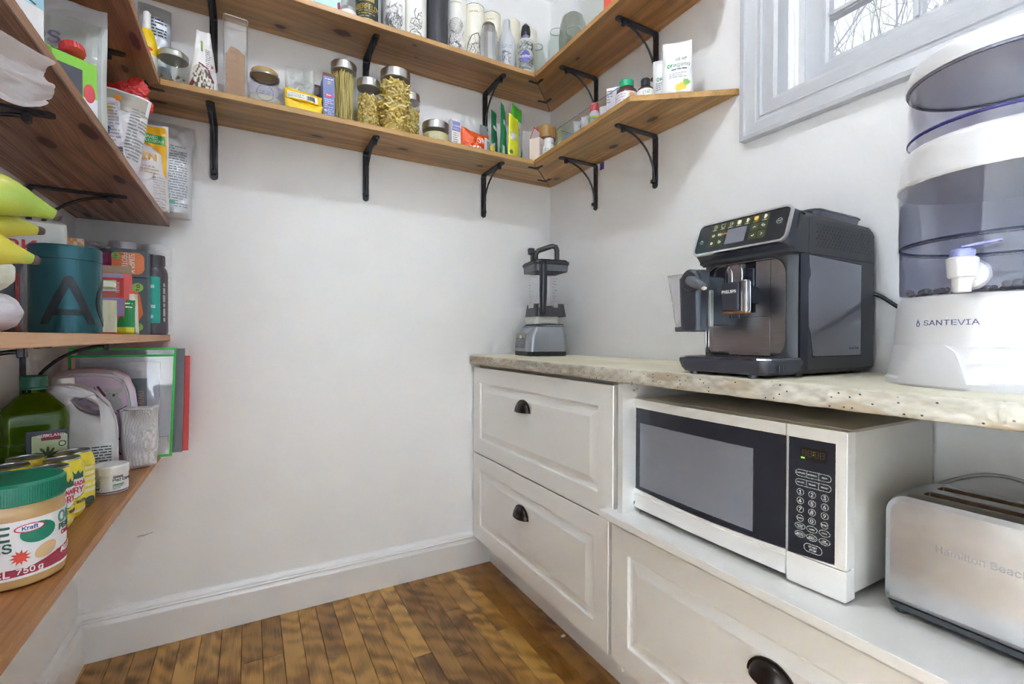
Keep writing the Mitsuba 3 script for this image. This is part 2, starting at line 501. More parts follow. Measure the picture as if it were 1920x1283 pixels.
struct('wall_hall', [box(-2.4, 2.1, -3.2, -3.1, -.1, 2.7), box(-2.4, -2.3, -3.1, .70, -.1, 2.7), box(-2.3, XL - .12, .60, .70, -.1, 2.7), box(2.0, 2.1, -3.1, YF - .12, -.1, 2.7), box(XR, 2.0, YF - .12, YF, -.1, 2.7)], WALL, False)  # unseen hall with a pale floor, added to bounce fill light inwards
struct('floor_hall', [box(-2.3, 2.0, -3.1, YF - .12, -.0135, .0), box(-2.3, XL - .1, YF - .12, .6, -.0135, .0)], C('#c9c2b4', .5), False)
struct('ceiling_hall', [box(-2.4, 2.1, -3.2, YF - .12, 2.64, 2.75), box(-2.4, XL - .12, YF - .12, .7, 2.64, 2.75)], CEIL, False)
for at_, rz_, k_, lab_ in (((0.40, -1.32, 2.64), 0, BACK_FILL_L, 'added fill light, unseen, in the hall behind the pantry'), ((-.735, -.25, 2.64), 90, SIDE_FILL_L, 'added fill light, unseen, in the hall left of the pantry')):
  hl = Th('ceiling_light', lab_, 'ceiling light', at_, rz_)  # invented lights that brighten the pantry from behind and from the left
  hl.add('housing', cut(box(-.62, .62, -.10, .10, -.05, 0), box(-.60, .60, -.085, .085, -.06, -.02)), WHITEP)
  d = mikit.ply(box(-.598, .598, -.083, .083, -.035, -.025), C('#ffffff'))
  hl.add('diffuser', {**d, 'emitter': {'type': 'area', 'radiance': rgb([k_ * c for c in FILL_C])}}, None)
cl = Th('ceiling_lamp', 'small white ceiling lamp with a round bulb', 'ceiling lamp', (LAMP[0], LAMP[1], 0))
cl.add('canopy', lathe([(0, ZC), (.06, ZC), (.06, ZC - .012), (.03, ZC - .016), (0, ZC - .016)][::-1]), WHITEP)
bulb = trimesh.creation.icosphere(subdivisions=3, radius=LAMP_R)
bulb.apply_translation((0, 0, LAMP[2]))
cl.add('bulb', {**mikit.ply(bulb, C('#ffffff'), smooth=True), 'emitter': {'type': 'area', 'radiance': rgb([LAMP_L * c for c in LAMP_C])}}, None)

# floor planks, each one a piece of the floor
PW = 0.0595
R = random.Random(5)
plank = rings(0, PW - .0012, 0, 1, [(0, -.0135), (0, -.0009), (.0012, 0)])
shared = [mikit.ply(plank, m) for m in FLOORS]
for i in range(-4, 21):
    x = -0.264 + PW * i
    if x > 0.96 or x + PW < XL:
        continue
    y = YB + 0.01
    ends = {5: [.262], 8: [.36, .26], 11: [.262], 10: [.52], 4: [.26], 15: [.30]}.get(i, [])
    k = 0
    while y > -0.95:
        l = ends[k] if k < len(ends) else R.uniform(.45, 1.15)
        k += 1
        y0 = max(y - l, -1.0)
        s = R.choice([0, 0, 0, 1, 1, 2])
        if i in (19, 18) or x > .83:
            s = 1
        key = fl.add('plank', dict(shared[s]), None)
        scene[key]['to_world'] = T([[1, 0, 0, x], [0, y - y0 - .0008, 0, y0], [0, 0, 1, 0], [0, 0, 0, 1]])
        y = y0


# baseboards
def baseboard(name, length, place):
    prof = Polygon([(0, 0), (.018, 0), (.018, .108), (.015, .113), (.014, .122), (.0165, .126), (.015, .131), (.0095, .134), (.0085, .142), (.004, .15), (0, .152)])
    m = trimesh.creation.extrude_polygon(prof, length, engine='earcut')
    m.apply_transform(place)
    struct(name, m, TRIM)


baseboard('baseboard_back', 1.42, np.array([[0, 0, 1, XL], [-1, 0, 0, YB], [0, 1, 0, 0], [0, 0, 0, 1.]]))
baseboard('baseboard_left', YB - .43, np.array([[1, 0, 0, XL], [0, 0, 1, .43], [0, 1, 0, 0], [0, 0, 0, 1.]]))

# ------------------------------------------------------------------ window
win = Th('window_1', kind='structure')
RWf = lambda x, y, z: pl((x, y, z), (0, -1, 0), (0, 0, 1))
W_, H_ = WY0 - WY1, WZ1 - WZ0


def frame(x, y0, y1, z0, z1, prof):
    """moulded frame round the opening on the right wall: prof runs from the outer edge inwards, heights towards the room from plane x"""
    m = rings(0, y0 - y1, 0, z1 - z0, prof, close=False)
    return trimesh.Trimesh(pl((x, y0, z0), (0, -1, 0), (0, 0, 1))(m.vertices), m.faces, process=False)


win.add('casing', frame(XR, .887, -.225, 1.590, 2.45, [(0, 0), (0, .026), (.012, .026), (.015, .022), (.019, .021), (.042, .017), (.046, .014), (.052, .014), (.056, .017), (.061, .012), (.061, .008), (.090, .008), (.100, .004), (.100, -.05)]), SHADED_TRIM, False)
win.add('jamb', frame(XR, .822 - .026, WY1 + .026, WZ0 + .012, WZ1 - .026, [(0, -.045), (.012, -.045), (.012, -.052), (.020, -.052), (.020, -.062), (.028, -.062), (.028, -.10), (.034, -.10), (.034, -.15)]), TRIM, 25)
sy0, sy1, sz0, sz1 = .770, -.11, 1.715, 2.31
win.add('sash', frame(XR, sy0, sy1, sz0, sz1, [(0, -.13), (0, -.095), (.004, -.092), (.050, -.092), (.054, -.098), (.062, -.100), (.062, -.125)]), SHADED_TRIM, False)
gx = XR + .112
py0, py1, pz0, pz1 = sy0 - .062, sy1 + .062, sz0 + .062, sz1 - .062
cols = np.array([py0, .513, .318, .123, py1])
rows = np.linspace(pz0, pz1, 5)
for c in cols[1:-1]:
    win.add('muntin', cat(box(gx - .012, gx + .012, c - .009, c + .009, pz0, pz1), box(gx - .018, gx + .018, c - .004, c + .004, pz0, pz1)), SHADED_TRIM, False)
for r in rows[1:-1]:
    win.add('muntin', cat(box(gx - .0118, gx + .0118, py1, py0, r - .009, r + .009), box(gx - .0178, gx + .0178, py1, py0, r - .004, r + .004)), SHADED_TRIM, False)
for i in range(4):
    for j in range(4):
        v = np.array([(gx, cols[i], rows[j]), (gx, cols[i + 1], rows[j]), (gx, cols[i + 1], rows[j + 1]), (gx, cols[i], rows[j + 1])])
        win.add('pane', trimesh.Trimesh(v, [(0, 1, 2), (0, 2, 3)], process=False), PANE, False)
# bare trees outside
HAZED_BARK = mat('bark', '#c9c6d2', 0.9, spec=0.1)  # outdoor haze and glare put into the pale bark and twig colours
HAZED_TWIG = mat('twig_green', '#ccd3d0', 0.9, spec=0.1)


def tree(x, y, z, h, seed, label):
    R = random.Random(seed)
    ms, tw = [], []

    def branch(p, d, l, r, lev):
        pts = [np.array(p)]
        dd = np.array(d, float)
        for k in range(4):
            dd = dd + np.array([R.uniform(-.2, .2) for _ in range(3)])
            dd /= np.linalg.norm(dd)
            pts.append(pts[-1] + dd * l / 4)
        m = tube(pts, np.linspace(r, r * .55, 5), 6 if lev < 2 else 4, caps=False)
        (ms if lev < 3 else tw).append(m)
        if lev < 4:
            for k in range([6, 5, 4, 3][lev]):
                q = pts[R.randint(1 if lev else 2, 4)]
                e = dd + np.array([R.uniform(-1, 1), R.uniform(-1, 1), R.uniform(-.3, .9)]) * .9
                branch(q, e / np.linalg.norm(e), l * R.uniform(.5, .75), r * .5, lev + 1)
    branch((x, y, z), (0, 0, 1), h, h * .014, 0)
    t = Th('tree', label, 'tree')
    t.add('trunk', cat(ms), HAZED_BARK, True, kind='stuff')
    t.add('twigs', cat(tw), HAZED_TWIG, True, kind='stuff')


for i, (x, y, z, h, lab) in enumerate([(7.5, 4.2, -2, 5.0, 'bare tree outside the window, trunk left of the pane centre'), (9.5, 3.9, -2, 6.0, 'bare tree outside the window, forked crown behind the bottom left pane'),
                                      (7.0, 2.6, -2, 5.2, 'bare tree outside the window, right of the first upright glazing bar'), (10.5, 5.6, -2, 6.4, 'pale distant tree outside the window, farthest left'),
                                      (11, 2.4, -2, 6.5, 'pale distant tree outside the window, farthest right')]):
    tree(x, y, z, h, 11 + i, lab)

# ------------------------------------------------------------------ shelves
TH = 0.019
ZL, ZU, Z3, Z4, Z5 = 1.744, 2.109, 1.379, 1.001, 0.636
XF, YS = -0.226, 1.690


def board(name, poly, z, m, label, cat_='shelf'):
    t = Th(name, label, cat_)
    p = poly.buffer(-.0015, join_style='mitre')
    t.add(None, hullstack([(p, z), (poly, z + .0015), (poly, z + TH - .0015), (p, z + TH)]), m, 20)
    return t


g = .0015
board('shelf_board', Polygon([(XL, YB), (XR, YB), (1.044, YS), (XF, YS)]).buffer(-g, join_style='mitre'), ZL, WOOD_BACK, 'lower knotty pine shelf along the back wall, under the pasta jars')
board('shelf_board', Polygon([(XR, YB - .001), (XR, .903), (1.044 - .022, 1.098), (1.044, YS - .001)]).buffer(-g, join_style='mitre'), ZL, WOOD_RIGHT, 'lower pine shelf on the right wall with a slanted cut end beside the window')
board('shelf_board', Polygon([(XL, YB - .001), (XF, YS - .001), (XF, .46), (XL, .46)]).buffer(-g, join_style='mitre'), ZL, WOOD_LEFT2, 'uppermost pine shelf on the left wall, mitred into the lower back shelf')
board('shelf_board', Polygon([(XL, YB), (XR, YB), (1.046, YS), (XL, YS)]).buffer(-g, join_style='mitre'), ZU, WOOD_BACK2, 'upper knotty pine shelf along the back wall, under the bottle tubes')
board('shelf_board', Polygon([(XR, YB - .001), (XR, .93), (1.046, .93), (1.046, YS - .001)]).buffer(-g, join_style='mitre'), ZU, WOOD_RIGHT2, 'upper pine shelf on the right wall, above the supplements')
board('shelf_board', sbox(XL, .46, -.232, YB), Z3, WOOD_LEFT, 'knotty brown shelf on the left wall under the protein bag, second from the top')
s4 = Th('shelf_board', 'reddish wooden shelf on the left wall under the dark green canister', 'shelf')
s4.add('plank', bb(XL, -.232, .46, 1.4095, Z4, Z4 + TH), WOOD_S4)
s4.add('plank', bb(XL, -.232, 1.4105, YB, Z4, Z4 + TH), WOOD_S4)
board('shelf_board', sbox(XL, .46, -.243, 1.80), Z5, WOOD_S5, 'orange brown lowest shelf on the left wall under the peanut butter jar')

# iron shelf brackets: local frame, wall at x = 0, arm towards +x, shelf underside at z = 0
bk = Th('shelf_bracket', 'black iron bracket under the lower back shelf, first from the left wall', 'bracket', (-.107, YB, ZL), -90)
aw = .0115
arm = hullstack([(unary_union([sbox(.012, -aw, .178, aw), Point(.178, 0).buffer(aw)]).convex_hull, -.0045), (unary_union([sbox(.012, -aw, .178, aw), Point(.178, 0).buffer(aw)]).convex_hull, -.0002)])
bk.add('arm', arm, IRON)
leg = hullstack([(unary_union([sbox(.012, -aw, .178, aw), Point(.178, 0).buffer(aw)]).convex_hull, .0002), (unary_union([sbox(.012, -aw, .178, aw), Point(.178, 0).buffer(aw)]).convex_hull, .0045)])
leg = moved(leg, ry=90)
elbow = []
ang = np.linspace(0, math.pi / 2, 7)
sec = [(.012 - .0118 * math.cos(a), -.012 + .0118 * math.sin(a)) for a in ang]
inn = [(.012 - .0075 * math.cos(a), -.012 + .0075 * math.sin(a)) for a in ang]
el = prism(Polygon(sec + inn[::-1]), -aw, aw)
el.vertices = el.vertices[:, [0, 2, 1]]
el.invert()
bk.add('leg', cat(leg, el), IRON)
path = [(.156 - .150 * math.sin(a), 0, -.010 - .152 * (1 - math.cos(a))) for a in np.linspace(0, math.pi / 2, 16)]
bk.add('brace', tube(path, .0036, 8), IRON, True)
bk.add('clip', bb(.150, .160, -.0075, .0075, -.020, -.004), IRON)
bk.add('clip', bb(.004, .020, -.0075, .0075, -.172, -.160), IRON)
for x in (.03, .172):
    bk.add('screw', moved(cyl(.004, 0, .0012, 12, .0004), x, 0, -.0057), C('#34343a', .3, 1.0))
for z in (-.035, -.172):
    bk.add('screw', moved(moved(cyl(.004, 0, .0012, 12, .0004), ry=90), .0045, 0, z), C('#34343a', .3, 1.0))
NTH = ['first', 'second', 'third']
for i, x in enumerate((.402, .919)):
    bk.clone(f'black iron bracket under the lower back shelf, {NTH[i+1]} from the left wall', (x, YB, ZL), -90)
for i, x in enumerate((-.107, .402, .925)):
    bk.clone(f'black iron bracket under the upper back shelf, {NTH[i]} from the left wall', (x, YB, ZU), -90)
for z, n in ((ZL, 'lower'), (ZU, 'upper')):
    for y, w in ((1.572, 'nearer the back corner'), (1.237, 'nearer the window')):
        bk.clone(f'black iron bracket under the {n} right shelf, {w}', (XR, y, z), 180)
for y, w in ((1.56, 'nearest the back wall'), (1.044, 'nearer the photographer')):
    bk.clone(f'black iron bracket under the shelf with the protein bag, {w}', (XL, y, Z3), 0)
bk.clone('black iron bracket under the uppermost left shelf, behind the big pale bag', (XL, 1.554, ZL), 0)
for y, w in ((1.52, 'behind the folder'), (1.02, 'above the oil bottle')):
    bk.clone(f'black iron bracket under the left shelf with the canister, {w}', (XL, y, Z4), 0)

# flat corner braces on the mitres


def brace(x, y, z, sx, label):
    t = Th('corner_brace', label, 'corner brace', (x, y, z))
    m = prism(unary_union([sbox(-.006, -.006, .042, .006), sbox(-.006, -.042, .006, .006)]), -.0025, 0)
    m = moved(m, s=(sx, 1, 1))
    if sx < 0:
        m.invert()
    t.add(None, m, IRON)


for z, n in ((ZL, 'lower'), (ZU, 'upper')):
    brace(1.082, 1.727, z - .0001, -1, f'flat black corner brace under the {n} right mitre, at the inner edge')
    brace(1.205, 1.847, z - .0001, -1, f'flat black corner brace under the {n} right mitre, close to the wall corner')
brace(-.262, 1.727, ZL - .0001, 1, 'flat black corner brace under the left mitre, beside the red bag')

# ------------------------------------------------------------------ cabinets
CX = 0.868


def front_panel(y0, y1, z0, z1, depth=.018):
    """raised panel drawer front on plane x = CX (y0 > y1)"""
    s = .064
    prof = [(0, -depth), (0, -.002), (.002, 0), (s, 0), (s + .002, -.0015), (s + .004, -.0075), (s + .010, -.0085), (s + .034, -.001), (s + .037, .0005)]
    m = rings(0, y0 - y1, 0, z1 - z0, prof)
    return trimesh.Trimesh(pl((CX, y0, z0), (0, -1, 0), (0, 0, 1))(m.vertices), m.faces, process=False)


def cup_handle(y, z):
    out = trimesh.creation.icosphere(subdivisions=4)
    o = moved(out, s=(.027, .046, .040))
    i = moved(out, s=(.0245, .0435, .0375))
    m = mf(o) - mf(i)
    m = m.trim_by_plane((-1, 0, 0), 0.0).trim_by_plane((0, 0, 1), 0.0)
    ring_ = prism(Polygon([(.050 * math.cos(a), .044 * math.sin(a)) for a in np.linspace(0, math.pi, 30)]).difference(Polygon([(.0435 * math.cos(a), .0375 * math.sin(a)) for a in np.linspace(0, math.pi, 30)])), 0, .004)
    ring_ = trimesh.Trimesh(pl((0, 0, 0), (0, -1, 0), (0, 0, 1))(ring_.vertices), ring_.faces, process=False)
    return moved(cat(tm(m), ring_), CX - .0008, y, z)


HANDLE = mat('handle_bronze', '#2b241e', 0.25, 0.85)
c1 = Th('base_cabinet', 'white base cabinet with two wide raised-panel drawers against the back wall', 'cabinet')
c1.add('carcass', [box(.888, 1.262, 1.888, 1.912, .115, .893), box(.888, 1.262, .985, 1.003, .115, .893), box(.9, 1.262, 1.003, 1.888, .115, .133), box(.9, 1.262, 1.003, 1.888, .875, .893)], MELA, False)
c1.add('plinth', box(.948, .964, .975, YB - .001, .0, .115), MELA, False)
d1 = c1.add('drawer', front_panel(1.910, .988, .5095, .885), CAB, False)
c1.add('handle', cup_handle(1.472, .745), HANDLE, 40, under=d1)
d2 = c1.add('drawer', front_panel(1.910, 1.006, .131, .5055), CAB, False)
c1.add('handle', cup_handle(1.482, .357), HANDLE, 40, under=d2)
c2 = Th('base_cabinet', 'white base cabinet with an open microwave bay above one large drawer', 'cabinet')
hole = [Point(a, b).buffer(.003, quad_segs=3) for a, b in ((.903, .889), (.909, .873), (.921, .877))]
side = prism(sbox(.870, .115, 1.268, .893).difference(unary_union(hole)), 0, .018)
side.vertices = side.vertices[:, [0, 2, 1]] + [0, .9525, 0]
side.invert()
c2.add('side_panel', side, MELA, False)
c2.add('side_panel', box(.872, 1.268, -.10, -.082, .115, .893), MELA, False)
c2.add('back_panel', box(1.268, 1.277, -.1, .9525, .115, .893), MELA, False)
c2.add('bottom_panel', box(.888, 1.268, -.082, .9525, .115, .133), MELA, False)
c2.add('shelf', bb(.838, 1.268, -.0815, 1.012, .5235, .543), C('#f3f2ef', .35))
c2.add('plinth', box(.948, .964, -.1, .9745, .0, .115), MELA, False)
d3 = c2.add('drawer', front_panel(.994, -.09, .131, .5055), CAB, False)
c2.add('handle', cup_handle(.535, .358), HANDLE, 40, under=d3)
# the pitted concrete top
cx0, cy0 = .853, -.55
nY, nZ = 420, 9
ct = trimesh.creation.box((1.278 - cx0, 1.918 - cy0, .040))
prof = [(1.278, .897), (cx0 + .004, .897), (cx0, .899), (cx0, .906), (cx0, .915), (cx0, .924), (cx0 + .001, .932), (cx0 + .004, .9355), (cx0 + .012, .937), (cx0 + .03, .937), (1.278, .937)]
ys = np.linspace(1.918, cy0, nY)
v = np.array([(x, y, z) for y in ys for x, z in prof])
n = (meshkit.fbm(v * [30, 30, 60], 4, 2) - .5)
n2 = np.clip(meshkit.fbm(v * [60, 70, 110], 2, 9) - .62, 0, 1)
edge = ((v[:, 0] < cx0 + .02)).astype(float)
v[:, 0] += edge * (.006 * n + .02 * n2)
v[:, 2] += edge * np.where(v[:, 2] > .92, 1, .6) * .004 * n * (v[:, 0] < cx0 + .013)
f, P = [], len(prof)
for i in range(nY - 1):
    for k in range(P):
        a, b = i * P + k, i * P + (k + 1) % P
        f += [(a, b, b + P), (a, b + P, a + P)]
f += [(0, k + 1, k) for k in range(1, P - 1)] + [((nY - 1) * P, (nY - 1) * P + k, (nY - 1) * P + k + 1) for k in range(1, P - 1)]
ctm = trimesh.Trimesh(v, f, process=False)
if ctm.volume < 0:
    ctm.invert()
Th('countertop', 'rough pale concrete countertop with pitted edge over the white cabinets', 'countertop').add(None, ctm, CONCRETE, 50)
ZT = .937

# ------------------------------------------------------------------ microwave
PRINTW = C('#e9e9e6', .5)
INK = C('#33343a', .5)
mw = Th('microwave', 'white microwave oven with dark glass door and number pad under the concrete counter', 'microwave')
MX, MY, MZ, MW, MH = .915, .998, .5475, .566, .304
BODYW = mat('microwave_body', '#dcd8cc', .45)
FRONTW = mat('microwave_front', '#eeece6', .35)
mw.add('body', bb(.938, 1.262, MY - MW + .001, MY - .001, .556, MZ + MH, .004), BODYW)


def mwmap(p):
    u = (p[:, 0] - MW / 2) / (MW / 2)
    v = p[:, 1] / MH
    bul = .010 * (1 - u * u) - .006 * np.clip((.2 - v) / .2, 0, 1) ** 2 * 0
    return np.c_[MX - p[:, 2] - bul + .006, MY - p[:, 0], MZ + p[:, 1]]


def mwput(shape, d0, d1, sub=.02):
    m = prism(shape, d0, d1) if not isinstance(shape, trimesh.Trimesh) else shape
    v, f = trimesh.remesh.subdivide_to_size(m.vertices, m.faces, sub, max_iter=12)
    return trimesh.Trimesh(mwmap(v), f, process=False)


SEAM = .4615
lower = [(x, .062 - .010 * math.sin(math.pi * x / MW) * 1.0) for x in np.linspace(.026, SEAM - .001, 16)]
gl = Polygon([(.026, .279), (SEAM - .001, .279)] + lower[::-1])
outer_d = rrect(.001, SEAM - .0008, .010, MH - .001, .004)
fr = outer_d.difference(gl)
door = mw.add('door', cat(mwput(fr, -.024, .004), mwput(unary_union([sbox(.001, MH - .022, SEAM - .001, MH - .001), sbox(.001, .012, .022, MH - .002), sbox(.001, .010, SEAM - .001, .046)]), .004, .0065)), FRONTW, 25)
DARKG = mat('microwave_glass', '#16161a', .08, spec=.6)
mw.add('glass', mwput(gl.buffer(-.0003), -.012, .0005), DARKG, False, under=door)
SCREEN = mat('microwave_screen', proc(lambda p, n, uv: mix([.24, .25, .28], [.17, .175, .20], smoothstep(.3, .7, .5 + .25 * (dr.sin(p.y * 2600 + p.z * 2600) + dr.sin(p.y * 2600 - p.z * 2600))))), .3, spec=.4)  # reflection of the white wall put into the blue-grey screen colour
mw.add('screen', mwput(Polygon([(.062, .239), (.391, .239), (.391, .066), (.062, .068)]), .0005, .0009), SCREEN, False, under=door)
mw.add('lettering', mwput(tx('Danby', .0095, .012, .018, True, 'l', depth=.0006), .0, .0).apply_translation((-.0068, 0, 0)), INK, False, under=door)
glc = Polygon([(SEAM + .0012, .279), (.546, .279), (.546, .060), (SEAM + .0012, .054)])
mw.add('control_frame', cat(mwput(rrect(SEAM + .0008, MW - .001, .060 - .004, MH - .001, .004).difference(glc), -.024, .004), mwput(unary_union([sbox(SEAM + .001, MH - .022, MW - .002, MH - .001), sbox(MW - .014, .06, MW - .002, MH - .002)]), .004, .0065)), FRONTW, 25)
mw.add('control_panel', mwput(glc.buffer(-.0003), -.012, .0005), DARKG, False)
mw.add('foot_panel', mwput(rrect(SEAM + .0008, MW - .001, .0, .0548, .003), -.024, .004), FRONTW, 25)
mw.add('base_strip', box(.925, .938, MY - SEAM, MY - .02, .5485, .557), C('#8f8d86', .6))
mw.add('display', mwput(sbox(.484, .238, .531, .262), .0006, .0012), C('#0e0a06', .1), False)
dig = []
for k, x in enumerate((.489, .4985, .5105, .520)):
    dig += [sbox(x, y - .0003, x + .0062, y + .0003) for y in (.246, .2515, .257)] + [sbox(x + o - .0003, y, x + o + .0003, y + .0052) for o in (0, .0062) for y in (.2463, .2518)]
mw.add('display_digits', mwput(unary_union(dig), .0013, .0015), C('#5b3a22', .5), False, kind='stuff')
d = mikit.ply(mwput(unary_union([sbox(.5073, .2545, .5085, .2558), sbox(.5073, .2495, .5085, .2508)]), .0013, .0016), C('#7fe02a'))
mw.add('display_colon', {**d, 'emitter': {'type': 'area', 'radiance': rgb([.35, .9, .1])}}, None, kind='stuff')
mw.add('display_marker', {**mikit.ply(mwput(sbox(.486, .2405, .4925, .2435), .0013, .0016), C('#7fe02a')), 'emitter': {'type': 'area', 'radiance': rgb([.3, .7, .08])}}, None)


def ring(cx, cy, rx, ry, t=.0007):
    e = Point(0, 0).buffer(1, quad_segs=10)
    return affinity.translate(affinity.scale(e, rx, ry), cx, cy).difference(affinity.translate(affinity.scale(e, rx - t, ry - t), cx, cy))


BX = [.485, .506, .5275]
for row, (words) in enumerate((('POPCORN', 'BEVERAGE', 'PIZZA'), ('POTATO', 'FROZEN', 'REHEAT'))):
    y = .212 - .018 * row
    pill = rrect(.476, .538, y - .0065, y + .0065, .0064)
    mw.add('button_outline', mwput(unary_union([pill.difference(pill.buffer(-.0007)), sbox(.4955, y - .0062, .4961, y + .0062), sbox(.5165, y - .0062, .5171, y + .0062)]), .0006, .0009), PRINTW, False)
    for k, w in enumerate(words):
        mw.add('button', mwput(tx(w, .0026, BX[k] + (.0005, 0, -.0005)[k], y - .0012, True, sx=.9, depth=.0003), 0, 0).apply_translation((-.0009, 0, 0)), PRINTW, False)
for k, s in enumerate('1234567890'):
    c, r = (k % 3, k // 3) if s != '0' else (1, 3)
    x, y = BX[c], .1755 - .0165 * r
    mw.add('button', cat(mwput(ring(x, y, .0064, .0064), .0006, .0009), mwput(tx(s, .0068, x, y - .0033, True, depth=.0003), 0, 0).apply_translation((-.0009, 0, 0))), PRINTW, False)
for w, x, y, o in (('CLOCK', BX[0], .1255, 1), ('RESET', BX[2], .1255, 1)):
    mw.add('button', cat(mwput(ring(x, y, .0064, .0064).difference(sbox(x - .01, y - .002, x + .01, y + .002)), .0006, .0009), mwput(tx(w, .003, x, y - .0015, True, depth=.0003), 0, 0).apply_translation((-.0009, 0, 0))), PRINTW, False)
for k, (w1, w2) in enumerate((('POWER', 'LEVEL'), ('TIMER', ''), ('COOK', ''), ('WEIGHT', 'DEFROST'), ('SPEED', 'DEFROST'), ('ONE', 'TOUCH'))):
    x, y = BX[k % 3], .1105 - .0155 * (k // 3)
    t = [mwput(ring(x, y, .0095, .0062), .0006, .0009), mwput(tx(w1, .0023, x, y + (.0002 if w2 else -.0012), True, depth=.0003), 0, 0).apply_translation((-.0009, 0, 0))]
    if w2:
        t.append(mwput(tx(w2, .0023, x, y - .0029, True, depth=.0003), 0, 0).apply_translation((-.0009, 0, 0)))
    mw.add('button', cat(t), PRINTW, False)
p_ = rrect(.492, .524, .0665, .0825, .0078)
mw.add('button', cat(mwput(p_.difference(p_.buffer(-.0008)), .0006, .0009), mwput(tx('START', .0034, .508, .0756, True, depth=.0003), 0, 0).apply_translation((-.0009, 0, 0)), mwput(tx('STOP', .0034, .508, .070, True, depth=.0003), 0, 0).apply_translation((-.0009, 0, 0))), PRINTW, False)
for x, y in ((.96, .47), (.96, .96), (1.22, .47), (1.22, .96)):
    mw.add('foot', moved(cyl(.012, .5430, .5565, 16), x, y), BLACK)

# ------------------------------------------------------------------ toaster
to = Th('toaster', 'long brushed metal toaster with two slots beside the microwave', 'toaster')
TX0, TX1, TY0, TY1 = .968, 1.108, .402, .012
prof = rrect(0, .39, .560, .752, .036).union(sbox(0, .560, .39, .60))
shell = hullstack([(prof.buffer(-.012), 0), (prof.buffer(-.004), .004), (prof, .014), (prof, .126), (prof.buffer(-.004), .136), (prof.buffer(-.012), .140)])
sl = [rrect(.045, .345, a, b, .006) for a, b in ((.026, .056), (.082, .112))]
slots = [moved(prism(s, .68, .80), 0, 0, 0) for s in sl]
tm_map = lambda m: trimesh.Trimesh(np.c_[TX0 + m.vertices[:, 2], TY0 - m.vertices[:, 0], m.vertices[:, 1]], m.faces, process=False)
st_map = lambda m: trimesh.Trimesh(np.c_[TX0 + m.vertices[:, 1], TY0 - m.vertices[:, 0], m.vertices[:, 2]], m.faces[:, ::-1], process=False)
shell, slots = tm_map(shell), [st_map(s) for s in slots]
for m in [shell] + slots:
    if m.volume < 0:
        m.invert()
TOAST = mat('toaster_steel', proc(lambda p, n, uv: mix([.56, .56, .58], [.72, .72, .74], fbm(p.y * 22, p.z * 30, p.x * 30))), .34, 1.0)
to.add('shell', cut(shell, *slots), TOAST, 25)
RUST = mat('toaster_slot', proc(lambda p, n, uv: mix([.02, .012, .008], [.16, .08, .035], fbm(p.x * 90, p.y * 90, p.z * 90))), .6, .5)
for k, (a, b) in enumerate(((.026, .056), (.082, .112))):
    ms = [box(TX0 + a + .001, TX0 + b - .001, TY0 - .345, TY0 - .045, .682, .690)]
    for j in range(12):
        y = TY0 - .06 - .0245 * j
        ms += []
        to.add('slot_wire', tube([(TX0 + a + .006, y, .69), (TX0 + a + .006, y, .744), (TX0 + a + .002, y, .748)], .0011, 5), RUST)
    to.add('slot_lining', cut(box(TX0 + a - .0005, TX0 + b + .0005, TY0 - .3455, TY0 - .0445, .684, .7505), box(TX0 + a + .0012, TX0 + b - .0012, TY0 - .344, TY0 - .046, .688, .80)), RUST)
to.add('base', hullstack([(rrect(TX0 + .006, TX1 - .006, TY1 + .004, TY0 - .004, .02), .5515), (rrect(TX0 + .002, TX1 - .002, TY1 + .001, TY0 - .001, .02), .562)]), C('#3c3d3b', .5))
for x in (TX0 + .02, TX1 - .02):
    for y in (TY0 - .022, TY1 + .022):
        to.add('foot', moved(cyl(.009, .5432, .553, 16, .001), x, y), BLACK)
to.add('lettering', put(tx('Hamilton Beach', .0105, .038, .671, True, 'l', depth=.0008), pl((TX0 + .0002, TY0 - .036, 0), (0, -1, 0), (0, 0, 1))), C('#b0b0b5', .4, .8), False)
Th('power_cord', 'pale grey cord looping up the back of the microwave bay above the toaster', 'cord').add(None, tube(spline([(1.262, .46, .690), (1.262, .423, .711), (1.261, .37, .742), (1.261, .32, .752), (1.262, .26, .735), (1.263, .18, .70)], 40), .0035, 8), C('#b9b9b7', .5), True)

# ------------------------------------------------------------------ coffee machine
cm = Th('coffee_machine', 'black and steel automatic coffee machine with a touch panel and milk carafe', 'coffee machine')
CB = mat('coffee_black', '#26262a', .38, spec=.5)
CG = mat('coffee_graphite', '#2f2e2b', .45, spec=.4)
GLOSS = mat('coffee_gloss', '#0c0d10', .07, spec=.6)
Y0, Y1 = .545, .778
# cross-sections of the body seen from above, front towards -x
sec = lambda x0, r=.02: Polygon([(1.262, Y1), (x0 + .03, Y1), (x0 + .008, Y1 - .006), (x0, Y1 - .022), (x0, Y0 + .022), (x0 + .008, Y0 + .006), (x0 + .03, Y0), (1.262, Y0)])
main = hullstack([(sec(.962).buffer(-.006), .9425), (sec(.962), .952), (sec(.962), 1.188), ])
niche = hullstack([(rrect(.9, 1.10, .578, .7605, .03), .981), (rrect(.9, 1.10, .578, .7605, .03), 1.170), (rrect(.9, 1.09, .60, .74, .03), 1.190)])
niche = tm_n = trimesh.convex.convex_hull(np.vstack([np.c_[np.full(40, x), np.array(rrect(.572, .768, .975, 1.187, .035).exterior.coords)[np.linspace(0, len(rrect(.572, .768, .975, 1.187, .035).exterior.coords) - 1, 40).astype(int)]] for x in (.90, .978)]))
cm.add('body', cut(main, niche), CG, 30)
